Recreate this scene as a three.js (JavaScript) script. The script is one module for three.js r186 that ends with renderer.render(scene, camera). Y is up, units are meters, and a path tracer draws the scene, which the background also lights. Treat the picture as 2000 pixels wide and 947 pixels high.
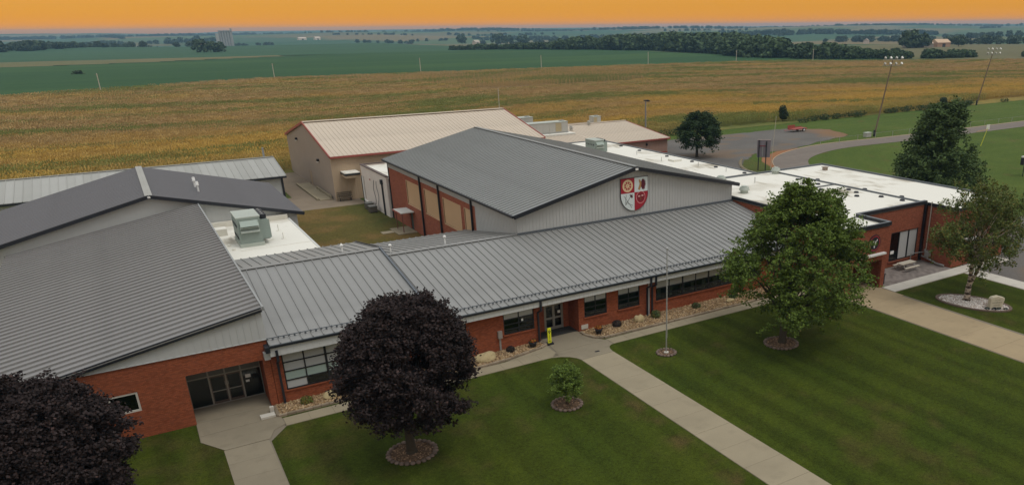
import * as THREE from 'three';
import { mergeGeometries } from 'three/addons/utils/BufferGeometryUtils.js';

// ---------------------------------------------------------------- camera, sky, sun, exposure
const scene = new THREE.Scene();
const F = 1502.28, PX = 1235.41, PY = 648.31;                       // focal length and optical centre, in pixels of a 2000 x 947 picture
const camera = new THREE.PerspectiveCamera(2 * Math.atan(PY / F) * 180 / Math.PI, PX / PY, 0.5, 20000);
camera.setViewOffset(2 * PX, 2 * PY, 0, 0, 2000, 947);
camera.position.set(0, 24, 0);
camera.rotation.order = 'YXZ';
camera.rotation.set(-0.378225, -0.577774, -0.010256);
scene.add(camera);
const renderer = new THREE.WebGLRenderer({ antialias: true });
renderer.toneMapping = THREE.LinearToneMapping;
renderer.toneMappingExposure = 1.0;
renderer.shadowMap.enabled = true;
{
  const W = 512, H = 512, d = new Float32Array(W * H * 4), sm = THREE.MathUtils.smoothstep, mix = THREE.MathUtils.lerp;
  const stops = [[-90, .06, .06, .055], [-0.5, .98, .33, 0], [0, .98, .335, 0], [.8, .88, .365, .018], [2.6, .79, .40, .085], [7, .60, .50, .38], [16, .56, .56, .55], [38, .72, .74, .77], [62, .96, .99, 1.02], [90, 1.06, 1.10, 1.15]];
  for (let r = 0; r < H; r++) {
    const e = ((r + .5) / H - .5) * 180;
    let k = 0; while (k < stops.length - 2 && e > stops[k + 1][0]) k++;
    const a = stops[k], b = stops[k + 1], t = Math.min(1, Math.max(0, (e - a[0]) / (b[0] - a[0])));
    for (let c = 0; c < W; c++) {
      const az = ((c + .5) / W - .5) * 2 * Math.PI, dim = 1 - .16 * (1 + Math.cos(az)) * .5 * (1 - sm(e, 6, 25));
      for (let j = 0; j < 3; j++) d[(r * W + c) * 4 + j] = mix(a[j + 1], b[j + 1], t) * dim;
      d[(r * W + c) * 4 + 3] = 1;
    }
  }
  const sky = new THREE.DataTexture(d, W, H, THREE.RGBAFormat, THREE.FloatType);
  sky.mapping = THREE.EquirectangularReflectionMapping; sky.magFilter = sky.minFilter = THREE.LinearFilter; sky.needsUpdate = true;
  scene.background = sky; scene.environment = sky;
}
const sun = new THREE.DirectionalLight(new THREE.Color(1, .965, .92), 1.0);
sun.position.set(30 + 45, 180, -60 + 75); sun.target.position.set(30, 0, -60);
sun.castShadow = true; sun.shadow.radius = 36; sun.shadow.mapSize.set(4096, 4096);
Object.assign(sun.shadow.camera, { left: -160, right: 160, top: 160, bottom: -160, near: 1, far: 500 });
scene.add(sun, sun.target);
scene.fog = new THREE.FogExp2(new THREE.Color(.40, .72, 1.0), 0.000125);

// ---------------------------------------------------------------- helpers
let seed = 12345;
const rnd = () => { seed = (seed + 0x6D2B79F5) | 0; let t = Math.imul(seed ^ (seed >>> 15), 1 | seed); t = (t + Math.imul(t ^ (t >>> 7), 61 | t)) ^ t; return ((t ^ (t >>> 14)) >>> 0) / 4294967296; };
const rr = (a, b) => a + (b - a) * rnd();
const hash = (x, y) => { let h = Math.imul(x | 0, 374761393) + Math.imul(y | 0, 668265263) | 0; h = Math.imul(h ^ (h >>> 13), 1274126177); return ((h ^ (h >>> 16)) >>> 0) / 4294967296; };
const noise = (x, y, p = 0) => {
  const ix = Math.floor(x), iy = Math.floor(y), m = (v) => p ? ((v % p) + p) % p : v;
  let fx = x - ix, fy = y - iy; fx = fx * fx * (3 - 2 * fx); fy = fy * fy * (3 - 2 * fy);
  const a = hash(m(ix), m(iy)), b = hash(m(ix + 1), m(iy)), c = hash(m(ix), m(iy + 1)), d = hash(m(ix + 1), m(iy + 1));
  return a + (b - a) * fx + (c - a) * fy + (a - b - c + d) * fx * fy;
};
const fbm = (x, y, o = 4, p = 0) => { let s = 0, a = .5, n = 0; for (let i = 0; i < o; i++) { s += a * noise(x, y, p); n += a; a *= .5; x *= 2; y *= 2; p *= 2; } return s / n; };
const clamp = THREE.MathUtils.clamp, lerp = THREE.MathUtils.lerp, sstep = THREE.MathUtils.smoothstep;
const mix3 = (a, b, t) => [lerp(a[0], b[0], t), lerp(a[1], b[1], t), lerp(a[2], b[2], t)];
// a texture whose values are linear factors (0..1.3) round 1, tiled every `size` metres
function texture(n, size, fn, data = false) {
  const a = new Uint8Array(n * n * 4), c = new THREE.Color();
  for (let y = 0; y < n; y++) for (let x = 0; x < n; x++) {
    const v = fn(x / n, y / n); let i = (y * n + x) * 4;
    if (data) { a[i] = a[i + 1] = a[i + 2] = clamp(v, 0, 1) * 255; } else { c.setRGB(clamp(v[0], 0, 1), clamp(v[1], 0, 1), clamp(v[2], 0, 1)).convertLinearToSRGB(); a[i] = c.r * 255; a[i + 1] = c.g * 255; a[i + 2] = c.b * 255; }
    a[i + 3] = 255;
  }
  const t = new THREE.DataTexture(a, n, n); t.wrapS = t.wrapT = THREE.RepeatWrapping; t.magFilter = THREE.LinearFilter; t.minFilter = THREE.LinearMipmapLinearFilter; t.generateMipmaps = true;
  t.repeat.set(1 / size, 1 / size); if (!data) t.colorSpace = THREE.SRGBColorSpace; t.needsUpdate = true; return t;
}
const std = (r, g, b, rough = .8, extra = {}) => new (rough >= .8 ? THREE.MeshPhysicalMaterial : THREE.MeshStandardMaterial)({ color: new THREE.Color().setRGB(r, g, b), roughness: rough, side: THREE.DoubleSide, ...(rough >= .8 ? { specularIntensity: .2 } : {}), ...extra });
const taken = {};
const numbered = (n) => { const k = taken[n] = (taken[n] ?? -1) + 1; return k ? `${n}_${String(k).padStart(3, '0')}` : n; };
function shade(o) { o.castShadow = true; o.receiveShadow = true; return o; }
function thing(name, label, category, pos = [0, 0, 0], group) {
  const o = new THREE.Group(); o.name = numbered(name); o.position.set(...pos); o.userData = { label, category }; if (group) o.userData.group = group; scene.add(o); return o;
}
const topOf = (o) => { while (o.parent && o.parent !== scene) o = o.parent; return o; };
// geometry is given in world metres; the part is stored relative to its thing
function part(parent, name, geo, mat, label) {
  const t = topOf(parent); geo.translate(-t.position.x, -t.position.y, -t.position.z);
  const m = shade(new THREE.Mesh(geo, mat)); m.name = name; if (label) m.userData.label = label; parent.add(m); return m;
}
function local(parent, name, geo, mat) { const m = shade(new THREE.Mesh(geo, mat)); m.name = name; parent.add(m); return m; }
function solo(name, geo, mat, label, category, group) {
  const m = shade(new THREE.Mesh(geo, mat)); m.name = numbered(name); m.userData = { label, category }; if (group) m.userData.group = group; scene.add(m); return m;
}
function setting(name, geo, mat) { const m = shade(new THREE.Mesh(geo, mat)); m.name = numbered(name); m.userData = { kind: 'structure' }; scene.add(m); return m; }
// uv in metres along the two axes that a face lies in
function uvm(g) {
  g = g.index ? g.toNonIndexed() : g; const p = g.attributes.position, uv = new Float32Array(p.count * 2), A = new THREE.Vector3(), B = new THREE.Vector3(), C = new THREE.Vector3();
  for (let i = 0; i < p.count; i += 3) {
    A.fromBufferAttribute(p, i); B.fromBufferAttribute(p, i + 1).sub(A); C.fromBufferAttribute(p, i + 2).sub(A); B.cross(C);
    const x = Math.abs(B.x), y = Math.abs(B.y), z = Math.abs(B.z);
    for (let k = 0; k < 3; k++) { const X = p.getX(i + k), Y = p.getY(i + k), Z = p.getZ(i + k); uv[(i + k) * 2] = x > y && x > z ? Z : X; uv[(i + k) * 2 + 1] = y >= x && y >= z ? Z : Y; }
  }
  g.setAttribute('uv', new THREE.BufferAttribute(uv, 2)); return g;
}
const strip = (g) => { g = g.index ? g.toNonIndexed() : g; for (const k of Object.keys(g.attributes)) if (!['position', 'normal', 'uv', 'color'].includes(k)) g.deleteAttribute(k); return g; };
const merge = (a) => mergeGeometries(a.map((g) => { g = strip(g); if (!g.attributes.uv) g.setAttribute('uv', new THREE.BufferAttribute(new Float32Array(g.attributes.position.count * 2), 2)); return g; }));
const box = (x0, x1, y0, y1, z0, z1) => uvm(new THREE.BoxGeometry(Math.abs(x1 - x0), Math.abs(y1 - y0), Math.abs(z1 - z0)).translate((x0 + x1) / 2, (y0 + y1) / 2, (z0 + z1) / 2));
const cyl = (x, y0, y1, z, r0, r1 = r0, n = 12) => strip(new THREE.CylinderGeometry(r1, r0, y1 - y0, n).translate(x, (y0 + y1) / 2, z));
function rod(a, b, r0, r1 = r0, n = 6) {
  const A = new THREE.Vector3(...a), B = new THREE.Vector3(...b), d = B.clone().sub(A), g = new THREE.CylinderGeometry(r1, r0, d.length(), n, 1);
  g.applyQuaternion(new THREE.Quaternion().setFromUnitVectors(new THREE.Vector3(0, 1, 0), d.clone().normalize())); const c = A.add(B).multiplyScalar(.5); return strip(g.translate(c.x, c.y, c.z));
}
// a beam of rectangular section from a to b; w sideways, h upwards
function beam(a, b, w, h) {
  const A = new THREE.Vector3(...a), B = new THREE.Vector3(...b), d = B.clone().sub(A), L = d.length(); d.normalize();
  const s = new THREE.Vector3(0, 1, 0).cross(d).normalize(), u = d.clone().cross(s), g = new THREE.BoxGeometry(w, h, L);
  g.applyMatrix4(new THREE.Matrix4().makeBasis(s, u, d)); const c = A.add(B).multiplyScalar(.5); return uvm(g.translate(c.x, c.y, c.z));
}
// a flat wall: outline and holes in (u, y); plane 'z' (facing +z, front face at `at`) or 'x' (facing -x, front face at `at`, u = z)
function wall(plane, at, pts, holes, thick) {
  const s = new THREE.Shape(pts.map((q) => new THREE.Vector2(...q)));
  for (const [u0, u1, y0, y1] of holes) s.holes.push(new THREE.Path([[u0, y0], [u0, y1], [u1, y1], [u1, y0]].map((q) => new THREE.Vector2(...q))));
  const g = new THREE.ExtrudeGeometry(s, { depth: thick, bevelEnabled: false });
  if (plane === 'z') g.translate(0, 0, at - thick); else g.applyMatrix4(new THREE.Matrix4().makeBasis(new THREE.Vector3(0, 0, 1), new THREE.Vector3(0, 1, 0), new THREE.Vector3(-1, 0, 0))).translate(at + thick, 0, 0);
  const o = strip(g); return uvm(o);
}
// vertical ribs of metal siding on such a wall, from y0(u) to y1(u)
function ribs(plane, at, u0, u1, pitch, y0, y1, w = .07, d = .035) {
  const out = [];
  for (let u = u0 + pitch / 2; u < u1; u += pitch) { const a = y0(u), b = y1(u); if (b - a < .05) continue; out.push(plane === 'z' ? box(u - w / 2, u + w / 2, a, b, at, at + d) : box(at - d, at, a, b, u - w / 2, u + w / 2)); }
  return out;
}
function panelGeo(w, L, ribH, ribW, th = .06) {
  const r = new THREE.Shape([[0, 0], [ribW, 0], [ribW * .9, ribH], [ribW * .1, ribH]].map((q) => new THREE.Vector2(...q)));
  return merge([box(0, w, -th, 0, 0, L), uvm(strip(new THREE.ExtrudeGeometry(r, { depth: L, bevelEnabled: false })))]);
}
// n metal panels side by side from corner o (top edge), going along `across`, each running down `down`
function panels(parent, o, across, down, n, geo, pitch, mats) {
  const a = new THREE.Vector3(...across).normalize(), d = new THREE.Vector3(...down).normalize(), nn = d.clone().cross(a), t = topOf(parent);
  const q = new THREE.Quaternion().setFromRotationMatrix(new THREE.Matrix4().makeBasis(a, nn, d));
  for (let i = 0; i < n; i++) { const m = local(parent, 'roof_panel', geo, mats[Math.floor(rnd() * mats.length)]); m.quaternion.copy(q); m.position.set(...o).addScaledVector(a, i * pitch).sub(t.position); }
}
function sheet(pts, y, seg) {      // a flat polygon at height y; pts are [x, z]
  const s = new THREE.Shape(pts.map(([x, z]) => new THREE.Vector2(x, -z))); return uvm(new THREE.ShapeGeometry(s).rotateX(-Math.PI / 2).translate(0, y, 0));
}
const slab = (pts, y0, y1) => uvm(strip(new THREE.ExtrudeGeometry(new THREE.Shape(pts.map(([x, z]) => new THREE.Vector2(x, -z))), { depth: y1 - y0, bevelEnabled: false }).rotateX(-Math.PI / 2).translate(0, y0, 0)));
// a gridded sheet with a colour for every vertex; keep(x, z) says where it is
function field(x0, x1, z0, z1, step, y, col, keep) {
  const nx = Math.round((x1 - x0) / step), nz = Math.round((z1 - z0) / step), pos = [], c = [], uv = [], idx = [], at = [];
  for (let j = 0; j <= nz; j++) for (let i = 0; i <= nx; i++) { const x = x0 + (x1 - x0) * i / nx, z = z0 + (z1 - z0) * j / nz; pos.push(x, typeof y === 'function' ? y(x, z) : y, z); c.push(...col(x, z)); uv.push(x, z); }
  for (let j = 0; j < nz; j++) for (let i = 0; i < nx; i++) {
    const a = j * (nx + 1) + i, b = a + 1, e = a + nx + 1, f = e + 1;
    if (keep && !keep(x0 + (x1 - x0) * (i + .5) / nx, z0 + (z1 - z0) * (j + .5) / nz)) continue;
    idx.push(a, e, b, b, e, f);
  }
  const g = new THREE.BufferGeometry(); g.setAttribute('position', new THREE.Float32BufferAttribute(pos, 3)); g.setAttribute('color', new THREE.Float32BufferAttribute(c, 3)); g.setAttribute('uv', new THREE.Float32BufferAttribute(uv, 2)); g.setIndex(idx); g.computeVertexNormals(); return g;
}
const ribbon = (pts, w, y) => {   // a road along a curve through pts
  const cv = new THREE.CatmullRomCurve3(pts.map(([x, z]) => new THREE.Vector3(x, 0, z))), n = 80, L = [], R = [];
  for (let i = 0; i <= n; i++) { const p = cv.getPoint(i / n), t = cv.getTangent(i / n); L.push([p.x - t.z * w / 2, p.z + t.x * w / 2]); R.push([p.x + t.z * w / 2, p.z - t.x * w / 2]); }
  return { geo: sheet([...L, ...R.reverse()], y), L, R };
};

// ---------------------------------------------------------------- materials
const speck = (amt, n = 256, p = 64) => texture(n, 2, (u, v) => { const k = 1 - amt + amt * 1.0 * (.55 * fbm(u * p / 4, v * p / 4, 3, p / 4) + .45 * hash(u * n, v * n)); return [k, k, k]; });
const tSpeck = speck(.35), tFine = speck(.18), tBump = texture(256, 2, (u, v) => fbm(u * 32, v * 32, 3, 32), true);
const brickTone = texture(512, 3.2, (u, v) => {
  const row = Math.floor(v * 48), fy = v * 48 - row, x = u * 16 + (row % 2) * .5, col = Math.floor(x), fx = x - col;
  if (fx < .045 || fy < .14) return [.62, .50, .42];
  const h = hash((col % 16) + 17, row * 31), h2 = hash(col % 16, row * 7 + 3), g = .9 + .1 * hash(u * 512, v * 512);
  return [(.62 + .38 * h) * g, (.56 + .36 * h + .08 * h2) * g, (.52 + .34 * h + .14 * h2) * g];
});
const brickBump = texture(512, 3.2, (u, v) => { const row = Math.floor(v * 48), fy = v * 48 - row, x = u * 16 + (row % 2) * .5, fx = x - Math.floor(x); return fx < .045 || fy < .14 ? 0 : .8 + .2 * hash(u * 512, v * 512); }, true);
const grime = texture(256, 9, (u, v) => { const k = .88 + .12 * fbm(u * 6, v * 6, 4, 6), s = fbm(u * 40, v * 3, 3, 3); const q = k * (.93 + .07 * s); return [q, q, q * .99]; });
const membraneTone = texture(512, 24, (u, v) => { const a = fbm(u * 6, v * 6, 5, 6), b = fbm(u * 18 + 3, v * 4 + 7, 4, 2); const s = sstep(b, .54, .70) * .42 * sstep(a, .40, .56) + sstep(a, .54, .76) * .18; const k = 1 - s; return [k, k * (1 - s * .14), k * (1 - s * .34)]; });
const concreteTone = texture(512, 7, (u, v) => { const a = fbm(u * 5, v * 5, 5, 5), h = hash(u * 512, v * 512); const k = .74 + .2 * a + .07 * h - .06 * sstep(fbm(u * 9 + 4, v * 9, 4, 9), .58, .76); return [k, k * .985, k * .96]; });
const M = {
  brick: std(.375, .118, .058, .85, { map: brickTone, bumpMap: brickBump, bumpScale: .008 }),
  brickOld: std(.43, .155, .098, .9, { map: brickTone, bumpMap: brickBump, bumpScale: .008 }),
  brickAnnex: std(.36, .125, .074, .9, { map: brickTone, bumpMap: brickBump, bumpScale: .008 }),
  seam: [0, 1, 2].map((k) => std(.266 + k * .006, .262 + k * .006, .248 + k * .006, .5, { map: grime, metalness: .1 })),
  hallRoof: [0, 1, 2].map((k) => std(.256 + k * .003, .247 + k * .003, .238 + k * .003, .5, { map: grime, metalness: .1 })),
  gableRoof: [0, 1].map((k) => std(.105 + k * .003, .101 + k * .003, .107 + k * .003, .6, { map: grime })),
  gymRoof: [0, 1, 2].map((k) => std(.262 + k * .003, .268 + k * .003, .258 + k * .003, .48, { map: grime, metalness: .1 })),
  shedRoof: [0, 1, 2].map((k) => std(.36 + k * .02, .355 + k * .02, .32 + k * .02, .5, { map: grime, metalness: .1 })),
  tanRoof: [0, 1, 2].map((k) => std(.58 + k * .006, .485 + k * .005, .375 + k * .004, .6, { map: grime })),
  siding: std(.52, .52, .505, .6, { map: grime }),
  fascia: std(.64, .645, .63, .6, { map: grime }), sidingLight: std(.54, .545, .53, .6, { map: grime }),
  tanSiding: std(.53, .40, .27, .7, { map: grime }),
  tanPanel: std(.68, .46, .27, .75, { map: grime }),
  redTrim: std(.33, .075, .058, .55), black: std(.014, .016, .022, .45), darkFrame: std(.013, .014, .016, .5), alu: std(.32, .31, .28, .4, { metalness: .4 }), white: std(.74, .73, .69, .6), cap: std(.12, .135, .15, .4, { metalness: .3 }),
  membrane: std(.75, .725, .64, .8, { map: membraneTone }), whiteBlock: std(.78, .70, .64, .85, { map: grime }), curb: std(.62, .62, .58, .7, { map: grime }),
  concrete: std(.335, .288, .20, .9, { map: concreteTone, bumpMap: tBump, bumpScale: .004 }), concreteDark: std(.275, .238, .172, .9, { map: concreteTone, bumpMap: tBump, bumpScale: .004 }), concreteTan: std(.405, .318, .198, .9, { map: concreteTone, bumpMap: tBump, bumpScale: .004 }), concreteNew: std(.62, .59, .52, .85, { map: concreteTone }),
  unit: std(.26, .31, .275, .5, { map: grime }), unitLight: std(.46, .50, .44, .5, { map: grime }), unitGrey: std(.48, .47, .43, .55, { map: grime }), unitBlue: std(.23, .33, .38, .5),
  glass: new THREE.MeshPhysicalMaterial({ color: new THREE.Color().setRGB(.55, .6, .58), roughness: .04, transmission: 1, thickness: 0, ior: 1.5, side: THREE.DoubleSide }),
  panelGrey: std(.44, .455, .455, .45), panelGreen: std(.32, .41, .375, .4), interior: std(.05, .047, .042, .9), paper: std(.8, .8, .78, .8), curtain: std(.45, .42, .36, .9),
  rockA: std(.45, .32, .17, .9), rockBuff: std(.50, .40, .22, .9, { map: tSpeck }), ringStone: [0, 1, 2].map((k) => std(.17 + k * .035, .125 + k * .026, .10 + k * .02, .9, { map: tSpeck })), edgeStone: [0, 1, 2].map((k) => std(.27 + k * .05, .215 + k * .04, .15 + k * .03, .9, { map: tSpeck })),
  bark: std(.075, .062, .045, .95, { map: tSpeck, bumpMap: tBump, bumpScale: .03 }), wood: std(.24, .19, .13, .85, { map: tSpeck }), poleWood: std(.24, .18, .13, .85, { map: tSpeck }), steel: std(.42, .42, .41, .45, { metalness: .5 }), galv: std(.34, .35, .34, .5, { metalness: .4 }),
};
// ---------------------------------------------------------------- ground, lawns, paths
const grassTex = texture(512, 5, (u, v) => { const k = .34 + .36 * fbm(u * 34, v * 34, 3, 34) + .32 * hash(u * 90, v * 90); return [k, k, k * .95]; });
const grassBump = texture(256, 1.4, (u, v) => .5 * hash(u * 256, v * 256) + .5 * fbm(u * 40, v * 40, 2, 40), true);
const grassMat = std(1, 1, 1, .95, { vertexColors: true, map: grassTex, bumpMap: grassBump, bumpScale: .05 });
const farMat = std(1, 1, 1, .95, { vertexColors: true, map: texture(512, 40, (u, v) => { const k = .68 + .32 * fbm(u * 40, v * 40, 4, 40); return [k, k, k]; }) });
// rolling farmland: flat near the school, gentle swells beyond
const hill = (x, z) => { const d = Math.hypot(x, z), m = sstep(d, 950, 2000); return Math.min(18, m * (32 * (fbm(x / 1500 + 4.3, z / 1100 + 2.1, 2) - .5) + 22 * (fbm(x / 560 + 9, z / 420, 2) - .5) - 5) + 14 * sstep(d, 2400, 5000)) - .12; };
{
  const tones = [[.060, .118, .058], [.052, .112, .050], [.215, .165, .078], [.10, .145, .062], [.16, .145, .07], [.072, .125, .062], [.19, .165, .085]];
  const patch = (x, z) => { const u = x * .92 - z * .38 + 130 * fbm(x / 900, z / 900, 2), v = x * .38 + z * .92, row = Math.floor(v / 330), w = 420 + 260 * hash(row, 5), c = Math.floor((u + 900 * hash(row, 9)) / w); return tones[Math.floor(hash(c + 70, row + 900) * 6.99)].map((k) => k * (.86 + .28 * fbm(x / 90, z / 45, 3))); };
  const near = (x, z) => mix3([.085, .125, .045], [.15, .15, .06], fbm(x / 60, z / 60, 3));
  setting('ground', field(-4200, 6600, -7200, 900, 54, hill, (x, z) => z > -700 && x < 520 && Math.hypot(x, z) < 1000 ? near(x, z) : patch(x, z)), farMat);
}
// the school's own grass, out to the corn and over the playing field
const beyond = (x, z) => { const n = fbm(x / 9, z / 9, 4), m = fbm(x / 2.2 + 40, z / 2.2, 3), st = Math.sin(1.5 * Math.hypot(Math.max(0, 138 - x), z + 84) + 1.2 * fbm(x / 14, z / 14, 2)) * .5 + .5;
  let c = mix3([.085, .140, .026], [.140, .190, .040], n * .8 + st * .22); return mix3(c, [.17, .135, .055], sstep(m, .66, .86) * .6); };
setting('rough_grass', field(-70, 340, -153, -56, 1, -.02, beyond), grassMat);
const lawnCol = (x, z) => {
  const n = fbm(x / 5 + 3, z / 5, 4), m = fbm(x / 1.3 + 70, z / 1.3, 3), w = fbm(x / 12, z / 12 + 20, 3);
  const st = Math.sin((x + .02 * z + 1.5 * noise(x / 2.7, 4) + .35 * fbm(x / 3, z / 9, 2)) * 2.3), gr = .92 + .16 * hash(x * 2.5, z * 2.5);
  let c = mix3([.061, .094, .009], [.098, .124, .012], n);
  c = mix3(c, c.map((v) => v * .74), sstep(st, -.35, .45) * (.55 + .6 * fbm(x / 9 + 60, z / 16, 2)));
  c = c.map((v) => v * gr);
  let dry = sstep(m * .6 + w * .5, .60, .84) * .38;
  const nearPath = Math.max(0, 1 - Math.abs(x - 25.4) / 1.2) * sstep(z, -47, -40) + Math.max(0, 1 - Math.hypot(x - 31.6, z + 47) / 1.2) + Math.max(0, 1 - Math.hypot(x - 36.5, z + 44.2) / 1.4) + .8 * Math.max(0, 1 - Math.hypot(x - 15.5, z + 41.8) / 1.1);
  dry = Math.min(.85, dry + nearPath * sstep(m, .35, .7) * .9);
  return mix3(c, [.150, .105, .040], dry);
};
setting('front_lawn', field(-30, 98, -56.5, 4, .4, 0, lawnCol), grassMat);
setting('courtyard_grass', field(13, 29.5, -116.6, -77, .5, .004, (x, z) => { const n = fbm(x / 4 + 11, z / 4, 4), g = sstep(x, 23, 28) * sstep(-z, 92, 104); return mix3(mix3([.25, .165, .058], [.17, .14, .04], sstep(n, .35, .62)), [.085, .115, .028], g * .7); }), grassMat);

// slabs of a walk: each slab a child, joints left open over a darker bed
function walk(name, bed, slabs, mat, y = .035) {
  const p = setting(name, sheet(bed, .008), std(.20, .17, .125, .95)); let i = 0;
  for (const s of slabs) { const m = shade(new THREE.Mesh(slab(s, .009, y + (i++ % 3) * .002), mat)); m.name = 'concrete_slab'; p.add(m); }
  return p;
}
const rect = (x0, x1, z0, z1) => [[x0, z0], [x1, z0], [x1, z1], [x0, z1]];
const run = (x0, x1, z0, z1, n, along, gap = .008) => Array.from({ length: n }, (_, i) => along === 'x' ? rect(lerp(x0, x1, i / n) + gap, lerp(x0, x1, (i + 1) / n) - gap, z0, z1) : rect(x0, x1, lerp(z0, z1, i / n) + gap, lerp(z0, z1, (i + 1) / n) - gap));
walk('main_entrance_path', [[26.48, -49.4], [29.42, -49.4], [29.42, -12], [26.48, -12]], run(26.5, 29.4, -47.9, -12.2, 15, 'z'), M.concrete);
walk('main_entrance_apron', [[25.4, -55], [29.3, -55], [29.6, -51], [30.3, -50.3], [30.26, -49.33], [30.0, -49.22], [29.72, -49.0], [29.52, -48.65], [29.4, -47.9], [26.5, -47.9], [26.35, -48.4], [26.0, -48.9], [25.4, -49.35], [24.8, -49.55]], [[[25.62, -54.95], [29.22, -54.95], [29.3, -51.6], [30.2, -50.35], [25.6, -50.35], [25.85, -52.2]], [[25.55, -50.32], [30.28, -50.32], [30.26, -49.33], [30.0, -49.22], [29.72, -49.0], [29.52, -48.65], [29.42, -48.2], [29.4, -47.93], [26.5, -47.93], [26.35, -48.4], [26.0, -48.9], [25.4, -49.35], [24.8, -49.55]]], M.concreteDark, .03);
walk('front_walk', [[5.2, -50.9], [21.4, -50.9], [25.5, -52.1], [25.5, -49.6], [5.2, -49.6]], [...run(5.3, 25.5, -50.85, -49.62, 13, 'x'), [[21.6, -50.87], [25.5, -50.87], [25.55, -52.0], [24.9, -51.68]]], M.concrete, .032);
walk('front_walk', rect(30.1, 54.3, -50.5, -49.3), run(30.3, 54.2, -50.48, -49.33, 15, 'x'), M.concrete, .032);
walk('side_entrance_path', [[.4, -56], [5.05, -56], [5.3, -49.6], [4.1, -48], [3.95, -30], [1.4, -30], [1.5, -48.4], [.35, -50.3]],
  [[[.45, -55.6], [4.95, -55.6], [4.95, -53.2], [.42, -53.2]], [[.40, -53.17], [4.95, -53.17], [5.05, -51.3], [.38, -51.1]], [[.38, -51.07], [5.2, -51.27], [5.28, -49.9], [4.5, -49.4], [4.1, -48.35], [1.5, -48.35], [.4, -50.2]], ...run(1.44, 4.0, -48.3, -30, 9, 'z')], M.concreteDark);
walk('annex_path', rect(53.9, 59.4, -49.5, -12), [...run(54.02, 59.35, -49.3, -43.7, 2, 'z'), ...run(54.02, 59.0, -43.7, -12.5, 10, 'z')], M.concreteTan);
walk('white_walk', rect(59.42, 78.5, -46.6, -44.8), run(59.5, 78.4, -46.45, -44.9, 7, 'x'), M.concreteNew, .045);
walk('white_walk', rect(70.1, 72.4, -44.8, -14), run(70.2, 72.3, -44.75, -14, 12, 'z'), M.concreteNew, .045);
{
  const asphalt = (x, z) => { const n = fbm(x / 6, z / 6, 4), m = fbm(x / 1.5 + 9, z / 1.5, 3); return mix3(mix3([.135, .125, .115], [.19, .175, .155], n), [.25, .16, .09], sstep(fbm(x / 11 + 31, z / 8, 4), .60, .75) * .5 + sstep(m, .72, .85) * .2); };
  const grav = std(1, 1, 1, .95, { vertexColors: true, map: tSpeck, bumpMap: tBump, bumpScale: .01 });
  setting('patio_gravel', field(59.7, 70.6, -50.5, -46.5, .4, .014, (x, z) => { const h = .75 + .5 * hash(x * 10, z * 10); return [.25 * h, .215 * h, .19 * h]; }), grav);
  setting('east_parking', field(72.35, 130, -56, -10, 1, .014, asphalt), grav);
  const inside = (poly, x, z) => { let c = false; for (let i = 0, j = poly.length - 1; i < poly.length; j = i++) { const [a, b] = poly[i], [d, e] = poly[j]; if ((b > z) !== (e > z) && x < (d - a) * (z - b) / (e - b) + a) c = !c; } return c; };
  const lot = [[69, -128], [94.5, -143], [107, -144], [124, -143.5], [139, -143.5], [147, -136], [143, -126], [136, -123], [128, -121.8], [119, -118.2], [106, -117.2], [101, -113], [96, -105.5], [90.5, -101], [88, -80], [69, -78]];
  setting('back_parking', field(66, 150, -146, -76, .5, .012, (x, z) => mix3(asphalt(x, z), [.27, .155, .08], sstep(x + z * .35 + 6 * fbm(x / 5, z / 5, 3), 92, 100) * .75), (x, z) => inside(lot, x + 1.5 * (fbm(x / 4, z / 4, 3) - .5), z + 1.5 * (fbm(x / 4 + 50, z / 4, 3) - .5))), grav);
  const clay = [[97, -101], [103, -103], [112, -112], [121, -118], [112, -117.2], [104, -112.8], [99, -107.4], [96.8, -103]];
  setting('clay_verge', sheet(clay, .016), std(.33, .155, .075, .95, { map: tSpeck }));
  const track = ribbon([[96, -62], [95.5, -80], [98.5, -96], [106.5, -107.5], [116, -113], [127, -115.4], [145, -114.6], [172, -113.8], [205, -113.6], [300, -112]], 6.6, .022);
  setting('running_track', track.geo, std(.215, .185, .16, .95, { map: concreteTone, bumpMap: tBump, bumpScale: .01 }));
  const kerb = (pts, name) => { const c = new THREE.CatmullRomCurve3(pts.map(([x, z]) => new THREE.Vector3(x, .03, z))); setting(name, uvm(strip(new THREE.TubeGeometry(c, 160, .09, 5))), std(.42, .33, .23, .9)); };
  kerb(track.R.filter((_, i) => i % 2 === 0).reverse(), 'track_kerb');
  setting('service_yard', sheet([[17.5, -116.4], [29, -116.2], [29, -153], [21, -153], [20.5, -127], [15, -127], [15, -116.4]], .010), std(.26, .21, .155, .95, { map: concreteTone, bumpMap: tBump, bumpScale: .006 }));
}
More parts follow.
